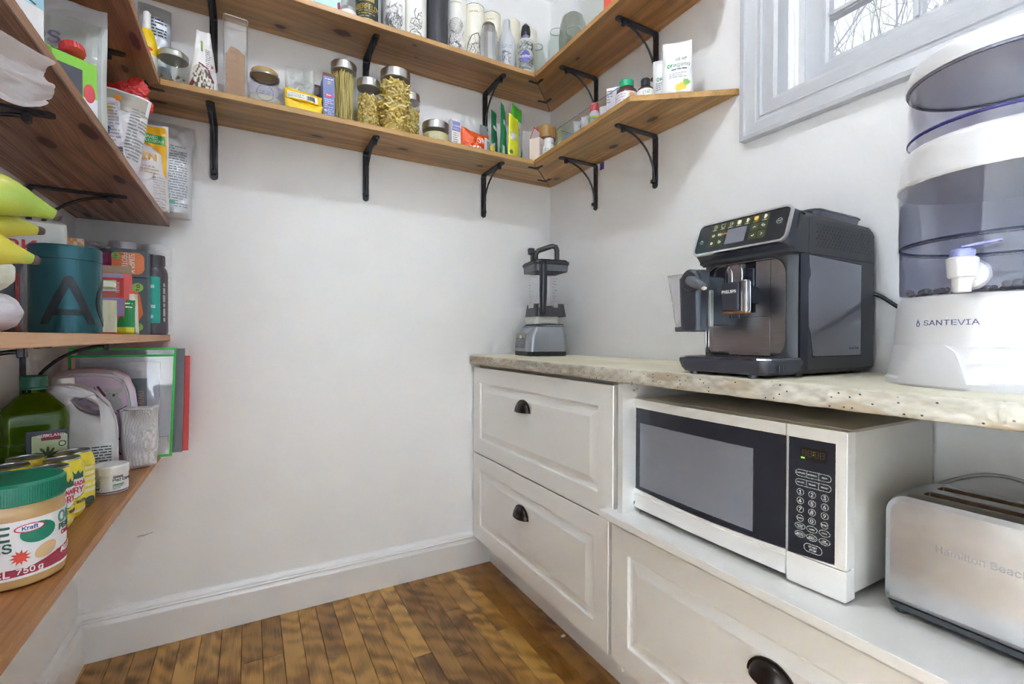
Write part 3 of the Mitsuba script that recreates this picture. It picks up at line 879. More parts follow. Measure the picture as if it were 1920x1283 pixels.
uppr = trimesh.convex.convex_hull(np.vstack([np.array([(x, y, z) for x, z in q]) for y, q in ((Y0, [(.966, 1.190), (.975, 1.262), (1.256, 1.258), (1.262, 1.250), (1.262, 1.190)]), (Y1, [(.966, 1.190), (.975, 1.262), (1.256, 1.258), (1.262, 1.250), (1.262, 1.190)]), (Y0 + .008, [(.945, 1.190), (.965, 1.276), (1.254, 1.272)]), (Y1 - .008, [(.945, 1.190), (.965, 1.276), (1.254, 1.272)]))]))
cm.add('upper_body', uppr, CG, 30)
# tilted control panel
pt = lambda y, z: .925 + (z - 1.212) * (.030 / .076)
a_ = math.atan2(.030, .076)
pu = (0, -1, 0)
pv = (math.sin(a_), 0, math.cos(a_))
PO = (.924, .7755, 1.208)
PM = pl(PO, pu, pv)
pshape = rrect(0, .226, .0, .084, .016)
rim_ = pshape.difference(pshape.buffer(-.005))
head = trimesh.convex.convex_hull(np.vstack([PM(np.c_[np.array(pshape.buffer(-.002).exterior.coords), np.full(len(pshape.buffer(-.002).exterior.coords), -.002)]), [(.985, Y0 + .002, 1.270), (.985, Y1 - .002, 1.270), (.962, Y0 + .004, 1.186), (.962, Y1 - .004, 1.186)]]))
cm.add('head', head, CB, 30)
pan = cm.add('control_panel', put(pshape.buffer(-.0045), PM, depth=.0015, lift=-.0005), GLOSS, False)
cm.add('panel_rim', put(rim_, PM, depth=.006, lift=-.003), CHROME, 30)
OLV = C('#2c2f16', .25)
ICON = C('#e8dcc0', .5)
cols_ = np.linspace(.037, .178, 8)
for k in range(7):
    cm.add('touch_key', put(sbox(cols_[k] + .0006, .058, cols_[k + 1] - .0006, .0765), PM, depth=.0005, lift=.001), OLV, False, under=pan)
    x = (cols_[k] + cols_[k + 1]) / 2
    ic = unary_union([sbox(x - .004, .066, x + .004, .073), sbox(x - .0022, .064, x + .0022, .067)]).buffer(.0007) if k % 2 else unary_union([sbox(x - .0025, .064, x + .0025, .0738), LineString([(x + .0025, .071), (x + .005, .07), (x + .0025, .067)]).buffer(.0005)])
    if k < 3:
        ic = ic.difference(ic.buffer(-.0007))
    cm.add('key_icon', put(unary_union([ic, sbox(x - .0055, .0602, x + .0055, .0612)]), PM, depth=.0003, lift=.0015), C('#f0b24a', .5) if k == 5 else ICON, False, under=pan)
for x0, x1, y0, y1 in ((.037, .057, .038, .0565), (.057, .077, .038, .0565), (.037, .057, .0175, .0365), (.057, .077, .0175, .0365), (.138, .158, .038, .0565), (.158, .178, .038, .0565), (.138, .158, .0175, .0365), (.158, .178, .0175, .0365)):
    cm.add('touch_key', put(sbox(x0 + .0006, y0, x1 - .0006, y1), PM, depth=.0005, lift=.001), OLV, False, under=pan)
cm.add('screen', put(sbox(.082, .018, .130, .0555), PM, depth=.0006, lift=.001), C('#6f7178', .2), False, under=pan)
arrow = lambda x, y, dx, dy: LineString([(x - .003 * abs(dy) - .0015 * dx, y - .003 * abs(dx) - .0015 * dy), (x + .0015 * dx, y + .0015 * dy), (x + .003 * abs(dy) - .0015 * dx, y + .003 * abs(dx) - .0015 * dy)]).buffer(.0005)
icons = [arrow(.148, .048, 0, 1), arrow(.148, .027, 0, -1), arrow(.168, .028, 1, 0), unary_union([arrow(.1655, .049, -1, 0), LineString([(.164, .049), (.171, .049), (.171, .0455), (.167, .0455)]).buffer(.0004)]),
         ring(.047, .047, .0035, .0035, .0018), ring(.047, .027, .0033, .0033, .002), ring(.067, .028, .0036, .0036, .0016), ring(.018, .035, .0042, .0042, .0008).union(sbox(.0176, .036, .0184, .041)), ring(.202, .05, .006, .006, .0005)]
for ic in icons:
    cm.add('key_icon', put(ic, PM, depth=.0003, lift=.0015), PRINTW, False, under=pan)
cm.add('lettering', put(tx('My', .006, .0585, .0445, True, 'l', depth=.0003), PM, lift=.0015), PRINTW, False, under=pan)
cm.add('lettering', put(tx('coffee', .0042, .0665, .0450, True, 'l', depth=.0003), PM, lift=.0015), C('#e46a3a', .5), False, under=pan)
cm.add('key_icon', put(unary_union([Polygon([(.199, .0485), (.199, .0515), (.2018, .05)]), sbox(.2025, .0487, .2033, .0513), sbox(.2042, .0487, .205, .0513)]), PM, depth=.0003, lift=.0015), PRINTW, False, under=pan)
# steel front with arched edge, hatch and drawer
FS = pl((.965, Y1, 0), (0, -1, 0), (0, 0, 1))
SF = pl((.9725, Y1, 0), (0, -1, 0), (0, 0, 1))
arch = rrect(.010, .205, .90, 1.186, .036).intersection(sbox(0, .981, .24, 1.2))
cm.add('front_trim', put(arch.difference(arch.buffer(-.0022)).intersection(sbox(0, .982, .24, 1.2)), FS, depth=.002), CHROME, 30)
opening = sbox(.105, 1.072, .136, 1.2)
hatch = sbox(.072, .978, .1695, 1.062)
cm.add('front_plate', put(arch.buffer(-.003).difference(opening).difference(hatch.buffer(.0006)).difference(sbox(.1692, .9, .170, 1.2)).difference(sbox(.0, 1.09, .066, 1.2)), SF, depth=.004), STEEL, False)
cm.add('drawer_front', put(hatch, SF, depth=.005), STEEL, False)
cm.add('brew_recess', put(sbox(.102, 1.064, .138, 1.190), SF, depth=.001, lift=-.0015), C('#08080a', .15), False)
cm.add('brew_unit', rb(.962, .975, Y1 - .134, Y1 - .108, 1.125, 1.172, .005), C('#14161d', .12))
dk = [box(.969, .974, Y1 - .064, Y1 - .012, 1.092, 1.182)]
cm.add('milk_recess', dk, C('#0e0e11', .2))
loop = rrect(.062, .103, 1.05, 1.186, .02)
cm.add('recess_trim', put(loop.difference(loop.buffer(-.0018)).intersection(sbox(0, 1.09, .2, 1.19)), SF, depth=.006), CHROME, 30)
cm.add('recess_trim', put(rrect(.030, .078, 1.05, 1.184, .022).difference(rrect(.0318, .0762, 1.05, 1.182, .02)).intersection(sbox(0, 1.09, .2, 1.19)), SF, depth=.006), CHROME, 30)
# spout
cm.add('spout', rb(.880, .908, .6215, .664, 1.072, 1.133, .005), CB)
cm.add('spout_arm', rb(.905, .974, .634, .658, 1.09, 1.128, .005), C('#0b0b0d', .7, 0, .1))
cm.add('spout_chrome', rb(.882, .900, .604, .6205, 1.068, 1.137, .006), CHROME)
cm.add('spout_base', bb(.884, .904, .608, .662, 1.066, 1.073), C('#6b4a2c', .5))
for y in (.634, .652):
    cm.add('nozzle', moved(cyl(.003, 1.058, 1.068, 12), .90, y), BLACK)
cm.add('lettering', put(tx('PHILIPS', .0062, .0, 1.110, True, depth=.0004), pl((.8798, .6435, 0), (0, -1, 0), (0, 0, 1))), PRINTW, False)
# milk carafe
carafe = trimesh.convex.convex_hull(np.vstack([np.c_[np.array(rrect(x0, .93, y0, y1, .02).exterior.coords), np.full(len(rrect(x0, .93, y0, y1, .02).exterior.coords), z)] for x0, y0, y1, z in ((.868, .745, .776, 1.042), (.858, .735, .800, 1.160))]))
cm.add('milk_carafe', carafe, CARAFE, 30)
cm.add('carafe_rim', tube(np.array([(x, y, 1.160) for x, y in rrect(.858, .93, .735, .800, .02).exterior.coords]), .0012, 6), C('#a8a8a8', .2), True)
hold = hullstack([(rrect(.860, .899, .703, .757, .012), 1.033), (rrect(.857, .899, .703, .754, .012), 1.100), (rrect(.853, .90, .700, .757, .012), 1.150), (rrect(.862, .90, .702, .737, .010), 1.166)])
cm.add('carafe_holder', hold, CB, 30)
cm.add('carafe_insert', bb(.889, .902, .6965, .7035, 1.040, 1.122), C('#86877f', .4))
cm.add('carafe_dock', rb(.895, .975, .718, .752, 1.045, 1.158, .005), C('#141416', .5))
cm.add('carafe_foot', bb(.862, .925, .735, .772, 1.030, 1.041), C('#3f423f', .5))
cm.add('milk_knob', moved(lathe([(0, 0), (.021, 0), (.024, .004), (.024, .014), (.019, .018), (0, .018)], 28), .858, .714, 1.142, ry=-90), CB)
noz = tube([(.848, .715, 1.142), (.838, .695, 1.135), (.834, .672, 1.124)], [.0125, .012, .0085], 16)
cm.add('milk_nozzle', noz, C('#55575c', .35), 40)
cm.add('nozzle_tip', moved(lump(.010, .012, .008, 3, .1), .833, .668, 1.116), C('#d9d4bd', .5), True)
# drip tray
tp = Polygon([(.97, .7575), (.868, .7575), (.856, .752), (.85, .735), (.85, .562), (.856, .546), (.868, .540), (.97, .540)])
cm.add('drip_tray', hullstack([(tp.buffer(-.012), .9425), (tp.buffer(-.005), .950), (tp, .966), (tp.buffer(-.001), .972)]), C('#2d2e34', .4))
grate = tp.buffer(-.003)
bars = grate.difference(unary_union([sbox(.868, .56 + .0145 * k, .955, .5665 + .0145 * k) for k in range(13)]))
cm.add('tray_grate', prism(bars, .9722, .9762), C('#b9bcc2', .18, 1.0), False)
cm.add('tray_well', prism(grate.buffer(-.001), .9712, .9722), C('#202022', .4), False)
for k in range(4):
    cm.add('grip_rib', moved(rb(-.0015, .0015, -.001, .001, -.007, .007, .0009), .890 + .006 * k, .5398, .955), CB)
# side: glossy water tank window, vents, hopper
SD = pl((0, Y0, 0), (1, 0, 0), (0, 0, 1))
MIRR = mat('coffee_side_gloss', '#77767a', .10, .35, .8)
wpoly = Polygon([(.996, 1.186), (1.202, 1.180), (1.202, .979), (1.012, .979), (1.006, 1.02), (.996, 1.04), (.994, 1.13), (1.002, 1.145)])
cm.add('front_column', put(Polygon([(.966, .952), (.995, .952), (.995, 1.187), (.966, 1.187)]), SD, depth=.0006), C('#17181c', .25), False)
cm.add('tank_window', put(wpoly, SD, depth=.0012), MIRR, False)
bev = wpoly.buffer(.003).difference(wpoly).intersection(sbox(1.0, .9, 1.3, 1.3))
cm.add('window_seam', put(bev, SD, depth=.0006), BLACK, False)
cm.add('lettering', put(tx('AquaClean', .006, 1.172, .992, False, depth=.0003), SD, lift=.0012), C('#3c3d40', .5), False)
cm.add('body_seam', put(unary_union([LineString([(.95, 1.1885), (1.262, 1.1885)]).buffer(.0008), LineString([(.995, 1.262), (.995, 1.19)]).buffer(.0005)]), SD, depth=.0004), BLACK, False)
dia = lambda x, z, s: Polygon([(x - s, z), (x, z - s), (x + s, z), (x, z + s)])
vents = []
for r in range(7):
    for c in range(18):
        x, z = 1.025 + .0128 * c + (.0064 if r % 2 else 0), 1.251 - .0072 * r
        if x < 1.25 and z < 1.254:
            vents.append(dia(x, z, .0030))
for q in vents:
    cm.add('vent_hole', put(q, SD, depth=.0003, lift=.0001), BLACK, False)
hp = hullstack([(rrect(1.06, 1.238, .565, .70, .02), 1.270), (rrect(1.055, 1.242, .560, .705, .02), 1.290)])
cm.add('bean_hopper', hp, C('#55545a', .15), 30)
cm.add('hopper_lid', hullstack([(rrect(1.053, 1.244, .558, .707, .02), 1.290), (rrect(1.056, 1.241, .562, .703, .02), 1.295), (rrect(1.09, 1.205, .59, .675, .02), 1.299)]), C('#222226', .3))
cm.add('deck', hullstack([(rrect(1.0, 1.255, .556, .768, .01), 1.268), (rrect(1.005, 1.25, .560, .764, .01), 1.274)]), C('#4a4947', .45))
for x, y in ((1.0, .57), (1.23, .57), (1.0, .75), (1.23, .75), (.87, .58), (.87, .72)):
    cm.add('foot', moved(cyl(.010, ZT - .0003, .9435, 14), x, y), BLACK)
Th('power_cord', 'black power cord leaving the back of the coffee machine behind the water filter', 'cord').add(None, tube(spline([(1.255, .556, 1.120), (1.266, .546, 1.119), (1.268, .52, 1.102), (1.268, .49, 1.078), (1.268, .44, 1.045), (1.266, .38, 1.0), (1.262, .33, .945)], 40), .0042, 10), BLACK, True)

# ------------------------------------------------------------------ blender, turned ten degrees
bl = Th('blender', 'silver and black countertop blender with a clear jug and black lid handle in the corner', 'blender', (1.118, 1.742, ZT), -10)
SILV = mat('blender_silver', '#9fa3a8', .35, .7)
bs = lambda x0, x1, w, z: (rrect(x0, x1, -w, w, .022), z)
bl.add('base_foot', hullstack([bs(-.094, .080, .093, 0.0), bs(-.096, .082, .095, .006), bs(-.096, .082, .095, .018)]), BLACK)
bl.add('base', hullstack([bs(-.096, .082, .096, .019), bs(-.088, .080, .092, .085), bs(-.062, .074, .084, .128), (rrect(-.02, .074, -.084, .084, .02), .130)]), SILV, 25)
bl.add('base_top', hullstack([bs(-.066, .076, .086, .124), bs(-.050, .074, .080, .136)]), C('#28292c', .35))
fa = pl((-.0955, .082, .022), (0, -1, 0), (.115, 0, .9934))
kp = rrect(.010, .128, .012, .074, .008)
pan2 = bl.add('control_panel', put(rrect(.006, .122, .008, .078, .008), fa, depth=.0008, lift=.0010), C('#8c8778', .4), False)
bl.add('button_field', put(rrect(.014, .114, .012, .054, .006), fa, depth=.0006, lift=.0018), C('#4a4b4d', .4), False, under=pan2)
bl.add('power_button', put(rrect(.052, .074, .052, .066, .003), fa, depth=.0006, lift=.0020), C('#d8d8d2', .4), False, under=pan2)
for r in range(3):
    for k in range(5 if r < 2 else 4):
        bl.add('button', put(affinity.translate(ring(0, 0, .006, .0045, .001), .024 + .0195 * k + (.008 if r == 2 else 0), .046 - .0125 * r), fa, depth=.0004, lift=.0025), C('#c9c9c6', .5), False, under=pan2)
bl.add('collar', hullstack([(rrect(-.056, .056, -.062, .062, .02), .136), (rrect(-.058, .058, -.064, .064, .02), .148), (rrect(-.058, .058, -.064, .064, .02), .168)]), C('#d5d3c9', .35))
jp = lambda s, z: (rrect(.012 - s, .012 + s, -.012 - s, -.012 + s, .022), z)
ja = hullstack([jp(.063, .190), jp(.078, .392)])
bl.add('jug', ja, CLEARP, 30)
hb = cut(hullstack([jp(.073, .168), jp(.066, .222)]), hullstack([jp(.0662, .150), jp(.0595, .24)]), box(-.045, .045, -.2, .2, .205, .3), box(-.2, .2, -.045, .045, .205, .3))
bl.add('jug_base', hb, C('#2a2626', .25))
bl.add('jug_collar', hullstack([jp(.064, .170), jp(.060, .192)]), C('#8a7672', .3))
bl.add('blade_shaft', [tube([(0, 0, .19), (0, 0, .38)], .010, 12)], C('#6d6d72', .3))
for k, (z, a) in enumerate(((.225, 20), (.225, 200), (.29, 80), (.29, 260), (.345, 150), (.345, 330))):
    bl.add('blade', moved(prism(Polygon([(0, -.006), (.040, -.010), (.048, .004), (0, .006)]), 0, .0015), 0, 0, z, rz=a), C('#c9c9cc', .2, 1.0))
bl.add('lid', cat(hullstack([jp(.080, .386), jp(.083, .392), jp(.083, .400), jp(.076, .406)]), hullstack([jp(.060, .405), jp(.056, .412)])), C('#1b1b1d', .35))
bl.add('lid_skirt', cut(hullstack([jp(.0775, .360), jp(.0795, .388)]), hullstack([jp(.074, .34), jp(.076, .40)])), C('#58585c', .35))
J = np.array([.012, -.012, 0])
tt = lambda t, z: np.array([.945 * t, -.327 * t, z])
hnd = [tt(-.042, .404), tt(-.042, .446), tt(-.030, .458), tt(.030, .478), tt(.044, .474), tt(.050, .460), tt(.050, .404)]
sp = trimesh.creation.icosphere(subdivisions=2, radius=.0105).vertices
bl.add('lid_handle', moved(fuse(*[trimesh.convex.convex_hull(np.vstack([sp + a, sp + b])) for a, b in zip(hnd[:-1], hnd[1:])]), *J), C('#29281f', .4), 40)
bl.add('lid_latch', moved(rb(-.014, .014, -.012, .012, .440, .468, .006), *(J + tt(-.062, 0))), BLACK)
bl.add('latch_post', moved(rb(-.006, .006, -.008, .008, .402, .445, .003), *(J + tt(-.058, 0))), BLACK)
bl.add('spout_flap', rb(.045, .085, -.07, -.02, .402, .412, .003), C('#2a2a2a', .4))
hc = spline([(-.030, -.090, .395), (-.038, -.110, .375), (-.038, -.108, .30), (-.036, -.102, .24), (-.034, -.092, .180)], 24)
bl.add('handle', tube(hc, [.012 + .004 * math.sin(3.1 * i / 23) for i in range(24)], 14), C('#17181c', .3), True)
marks = unary_union([sbox(-.030, z, (-.018 if k % 2 else -.010), z + .0012) for k, z in enumerate(np.linspace(.23, .375, 13))])
bl.add('measure_marks', put(marks, pl((-.0375, -.03, 0), (0, -1, 0), (-.075, 0, 1)), depth=.0004, lift=0), C('#6d6d6d', .5), False, kind='stuff')
bl.add('measure_marks', put(marks, pl((.045, -.0625, 0), (1, 0, 0), (0, -.075, 1)), depth=.0004), C('#6d6d6d', .5), False, kind='stuff')

# ------------------------------------------------------------------ gravity water filter
wf = Th('water_filter', 'tall round countertop water filter with smoky tanks on a white stepped stand', 'water dispenser', (1.09, .285, ZT))
SW = mat('filter_white', '#e3e3e6', .3)
base = lathe([(0, 0), (.152, 0), (.153, .010), (.150, .014), (.149, .034), (.147, .040), (.1455, .042), (.1445, .058), (.142, .065), (.1405, .067), (.1385, .120), (.136, .140), (.131, .148), (.12, .151), (0, .151)], 72)
wf.add('stand', base, SW, 30)
th = np.linspace(-22, 22, 21)
padm = []
ped = Polygon([(-.052, .004), (.052, .004), (.046, .030), (.034, .058), (.020, .068), (0, .071), (-.020, .068), (-.034, .058), (-.046, .030)])
wf.add('stand_pad', put(prism(ped, 0, .006), onto(lambda z: np.interp(z, [0, .03, .07], [.1505, .1482, .1402]), 0, 161), sub=.01), SW, 30)
wf.add('lettering', put(tx('SANTEVIA', .0085, .006, .100, False, 'c', sx=1.25), onto(.1392, 0, 167), sub=.004), C('#6f6f92', .5), False)
drop = Polygon([(0, .012), (.0035, .004), (.0025, .0005), (0, -.0005), (-.0025, .0005), (-.0035, .004)])
wf.add('logo', put(affinity.translate(drop.difference(affinity.scale(drop, .55, .55, origin=(.0005, .003))), -.0415, .0985), onto(.1392, 0, 167), sub=.003), C('#6f6f92', .5), False)
wf.add('lower_tank', lathe([(.128, .152), (.1335, .156), (.1345, .235), (.1355, .237), (.1365, .335), (.1365, .341)], 72), SMOKE_D, 30)
wf.add('tank_band', lathe([(.1338, .234), (.1352, .236), (.1352, .239), (.1338, .241)], 72), C('#3b3a48', .3))
wf.add('divider', lathe([(0, .338), (.137, .338), (.1385, .341), (.1385, .346), (.136, .352), (.134, .372), (.1315, .395), (.128, .402), (.125, .405), (0, .405)], 72), SW, 30)
wf.add('upper_tank', lathe([(.1245, .405), (.1245, .424), (.1255, .426), (.1255, .428), (.1235, .431), (.1235, .512)], 72), SMOKE, 30)
wf.add('tank_band', lathe([(.1247, .421), (.1262, .423), (.1262, .425), (.1247, .427)], 72), C('#2a2a6a', .25), label='thin blue ring')
wf.add('tank_rim', lathe([(.1228, .512), (.1262, .5125), (.1268, .516), (.1228, .516)], 72), C('#6a6874', .35))
wf.add('lid', lathe([(0, .5165), (.128, .5165), (.129, .522), (.127, .536), (.122, .548), (.114, .554), (.06, .560), (0, .561)], 72), SW, 30)
stones = []
R = random.Random(4)
for k in range(150):
    a, r = R.uniform(0, 6.28), .126 * math.sqrt(R.random())
    s = trimesh.creation.icosphere(subdivisions=1, radius=R.uniform(.004, .008))
    s.vertices *= [1, R.uniform(.6, 1), R.uniform(.5, .9)]
    s.apply_translation((r * math.cos(a), r * math.sin(a), .158 + R.uniform(0, .004)))
    stones.append(s)
wf.add('mineral_stones', cat(stones), mat('stones', proc(lambda p, n, uv: mix([.05, .035, .03], [.45, .42, .40], noise(p.x * 70, p.y * 70, p.z * 70))), .6), True, kind='stuff')
# tap, straight out towards the room
tap = wf.add('tap', [moved(lathe([(0, 0), (.020, 0), (.020, .008), (.012, .012), (.010, .028), (0, .030)], 24), -.132, 0, .176, ry=-90)], SW)
wf.add('tap_body', moved(lathe([(0, .148), (.0105, .148), (.0125, .168), (.0165, .170), (.0185, .193), (.0185, .1965), (.016, .199), (0, .199)], 28), -.170), SW, 30, under=tap)
LILA = C('#8f93d8', .35)
wf.add('tap_knob', moved(lathe([(0, .199), (.013, .199), (.0145, .203), (.0145, .208), (.012, .211), (0, .212)], 24), -.170), LILA, 30, under=tap)
lev = moved(rb(-.005, .038, -.006, .006, -.002, .002, .0018), -.170, -.004, .2145, ry=-8, rz=-75)
wf.add('tap_lever', lev, LILA, 30, under=tap)
wf.add('tap_gasket', moved(lathe([(0, 0), (.0235, 0), (.0235, .004), (0, .004)], 24), -.1325, 0, .176, ry=-90), C('#9c9aa6', .4), under=tap)

# ------------------------------------------------------------------ builders for groceries
def carton(t, w, d, h, m, front=(), side=(), part='carton', c=.0012):
    """printed box, front towards -y; front and side: (shape or lettering, material, name)"""
    k = t.add(part, bb(-w / 2, w / 2, -d / 2, d / 2, 0, h, c), m, 25)
    F = pl((0, -d / 2, 0), (1, 0, 0), (0, 0, 1))
    Sd = pl((w / 2, 0, 0), (0, 1, 0), (0, 0, 1))
    for n, (fm, lst) in enumerate(((F, front), (Sd, side))):
        for j, (s, mm, nm) in enumerate(lst):
            t.add(nm, put(s, fm, depth=.0003, lift=.0001 + .0002 * j), mm, False)
    return F, Sd


def glass_jar(t, prof, m=GLASS, n=48):
    t.add('glass', lathe(prof, n), m, 40)


def steel_lid(t, r, z0, z1):
    t.add('lid', lathe([(0, z0), (r, z0), (r + .0005, z0 + .002), (r + .0005, z1 - .003), (r - .002, z1), (0, z1)], 48), LIDSTEEL, 40)


def label_wrap(t, r, z0, z1, w, m, name='label', a0=-90, rc=.004):
    t.add(name, put(rrect(-w / 2, w / 2, 0, z1 - z0, rc), onto(r, z0, a0), sub=.006, depth=.0004, lift=.0002), m, 30)


def wrap(t, shape, r, z, m, name='lettering', a0=-90, sub=.004, lift=.0006):
    t.add(name, put(shape, onto(r, z, a0), sub=sub, depth=.0003, lift=lift), m, False)


GREY_P, DARK_P, WHT = C('#9a9aa0', .6), C('#3a3a3e', .6), C('#f3f3f3', .45)
ZB = ZL + TH      # top of the lower shelves
ZUB = ZU + TH
Z3B, Z4B, Z5B = Z3 + TH, Z4 + TH, Z5 + TH

# ---- lower back shelf, from the left
t = Th('spray_bottle', 'slim white cleaning bottle with a yellow shoulder in the left corner of the back shelf', 'bottle', (-.272, 1.80, ZB), facing(-.272, 1.80))
t.add('body', lathe([(0, 0), (.024, 0), (.0255, .003), (.0255, .125), (.024, .145), (.016, .175), (.011, .185), (.011, .20), (0, .20)], 32), WHITEP)
t.add('collar', lathe([(0, .105), (.0262, .105), (.0262, .135), (.0245, .148), (.0175, .174), (.0135, .183), (0, .185)], 32), C('#f6cf10', .4))
wrap(t, affinity.scale(Point(0, 0).buffer(.010), 1.4, .6), .0262, .118, C('#c8352a', .5), 'logo')
wrap(t, greek(.03, 8, .006, -.015, 0, 3), .0256, .095, C('#b7c3da', .6), 'print')
t.add('cap', lathe([(0, .2), (.010, .2), (.010, .235), (.006, .24), (0, .24)], 20), WHITEP)
t = Th('grey_pouch', 'small silver grey pouch with black print behind the slim cleaning bottle', 'pouch', (-.262, 1.868, ZB), facing(-.262, 1.85))
m, fm = pouch(.085, .30, .03, 5, .003)
t.add('bag', m, C('#a9b0b8', .35, .3), True)
t.add('print', put(greek(.05, 6, .010, -.02, .26, 6), fm, sub=.01), DARK_P, False)
t = Th('storage_jar', 'round glass jar with a silver lid and dry leaves in the bottom', 'jar', (-.207, 1.80, ZB))
glass_jar(t, [(0, .002), (.038, .002), (.044, .008), (.046, .03), (.045, .075), (.040, .10), (.036, .108), (.0355, .116)])
t.add('lid', lathe([(0, .116), (.0385, .110), (.040, .112), (.040, .126), (.0375, .1295), (0, .1295)], 48), C('#b9b8b0', .3, .9), 40)
lv = []
R = random.Random(8)
for k in range(60):
    a, r = R.uniform(0, 6.28), .038 * math.sqrt(R.random())
    lv.append(moved(trimesh.creation.box((.010, .0035, .0008)), r * math.cos(a), r * math.sin(a), .030 + R.uniform(0, .022), R.uniform(-40, 40), R.uniform(-40, 40), R.uniform(0, 360)))
t.add('dry_leaves', cat(lv), C('#8a6a2c', .8), False, kind='stuff')
t = Th('seed_bag', 'white bag of striped sunflower seeds with a clear window and a thin twisted top', 'bag', (-.128, 1.80, ZB), facing(-.128, 1.80, 12))
m, fm = pouch(.098, .225, .055, 9, .005, top=.9, taper=.62)
t.add('bag', m, WHT, True)
SEED = mat('seeds', proc(lambda p, n, uv: mix(S('#5c5148'), S('#d7cfc0'), smoothstep(.35, .6, noise(p.x * 260, p.z * 130, p.y * 260)))), .5)
t.add('window', put(Polygon([(-.046, .004), (.024, .004), (.022, .065), (.006, .100), (-.014, .112), (-.03, .10)]), fm, sub=.004), SEED, False)
t.add('window_rim', put(LineString([(.023, .062), (.007, .100), (-.016, .113)]).buffer(.0022), fm, sub=.004, lift=.0004), C('#7a2440', .5), False)
t.add('print', put(greek(.016, 12, .0065, .002, .165, 2), fm, sub=.004, lift=.0004), GREY_P, False)
t.add('logo', put(Point(.020, .112).buffer(.004), fm, sub=.004, lift=.0004), C('#cf3030', .5), False)
t.add('print', put(unary_union([Polygon([(-.046, .03), (-.036, .055), (-.028, .05), (-.04, .02)])]), fm, sub=.004, lift=.0005), C('#6e1a20', .5), False)
t.add('seal', put(sbox(-.009, .155, -.004, .19), fm, sub=.004, lift=.0005), C('#7d9b3a', .5), False)
t = Th('acrylic_container', 'tall clear plastic box holding a sheet of cardboard, upright on the back shelf', 'container', (-.040, 1.80, ZB), 4)
t.add('shell', cut(rb(-.034, .034, -.035, .035, 0, .282, .008), rb(-.032, .032, -.033, .033, .004, .30, .007)), ACRYL, 30)
e = [(x, z) for x, z in [(-.028, .004), (.027, .004), (.027, .180)]]
e += [(.027 - .03 * k / 6, .18 + .018 * math.sin(k / 6 * 1.5)) for k in range(1, 7)]
e += [(-.012, .20), (-.018, .192), (-.022, .176)] + [(-.028 + .0022 * (k % 2), .172 - .008 * k) for k in range(21)]
cb = prism(Polygon(e).buffer(0), -.004, .004)
t.add('cardboard', trimesh.Trimesh(cb.vertices[:, [0, 2, 1]], cb.faces[:, ::-1], process=False), CARD, False)
ring_ = Point(-.012, .168).buffer(.017).difference(Point(-.012, .168).buffer(.016)).intersection(sbox(-.02, .1, .1, .3))
t.add('cut_circle', put(ring_, pl((0, -.0042, 0)), depth=.0004), C('#8d6844', .8), False)
t.add('box_edge', tube([(x, y, .281) for x, y in rrect(-.034, .034, -.035, .035, .008).exterior.coords], .0016, 6), C('#e8e4e2', .2), True)
t = Th('storage_jar', 'squat embossed glass jar with a wooden lid', 'jar', (.045, 1.795, ZB))
LAV = clear('glass_lavender', (.86, .86, .93))
glass_jar(t, [(0, .002), (.045, .002), (.052, .01), (.053, .06), (.051, .082), (.041, .104), (.039, .108), (.044, .111), (.044, .116), (.039, .119), (.039, .128)], LAV)
t.add('neck_ring', lathe([(.039, .119), (.045, .119), (.045, .125), (.039, .125)], 48), C('#8f8c80', .3, .8))
t.add('wooden_lid', lathe([(0, .126), (.040, .126), (.0405, .130), (.0405, .139), (.039, .141), (0, .141)], 48), C('#b8955c', .6))
t.add('emboss', put(affinity.scale(Point(0, 0).buffer(.026).difference(Point(0, 0).buffer(.0245)), 1, 1), onto(.0532, .05), sub=.005), C('#85859a', .2), 30)
t.add('emboss', put(greek(.034, 2, .006, -.017, .006, 4), onto(.0532, .048), sub=.005), C('#9a9ab0', .2), False)
t.add('grains', lathe([(0, .003), (.047, .003), (.051, .010), (.051, .046), (.03, .052), (0, .050)], 32), C('#d9d6b4', .9), True, kind='stuff')
t = Th('snack_bag', 'clear snack bag with a purple and yellow printed panel, crumpled open at the top', 'bag', (.158, 1.842, ZB), facing(.158, 1.84))
m, fm = pouch(.090, .205, .035, 21, .010, top=.7, taper=-.05, wob=.06)
t.add('bag', m, HAZY, True)
t.add('panel', put(Polygon([(-.040, .05), (.03, .05), (.036, .10), (.0, .118), (-.040, .120)]), fm, sub=.006), C('#8d7ca8', .4), False)
t.add('panel_nuts', put(Polygon([(-.040, .085), (-.006, .088), (-.012, .12), (-.034, .122)]), fm, sub=.006, lift=.0005), mat('nut_print', proc(lambda p, n, uv: mix(S('#8a5522'), S('#ecc98a'), noise(p.x * 120, p.z * 120, 2))), .5), False)
t.add('panel_magenta', put(Polygon([(-.006, .064), (.024, .064), (.024, .104), (-.002, .098)]), fm, sub=.006, lift=.0005), C('#c2338f', .4), False)
t.add('leaf_print', put(affinity.scale(Point(.008, .080).buffer(.006), 1, .8), fm, sub=.006, lift=.0009), C('#4a7a38', .5), False)
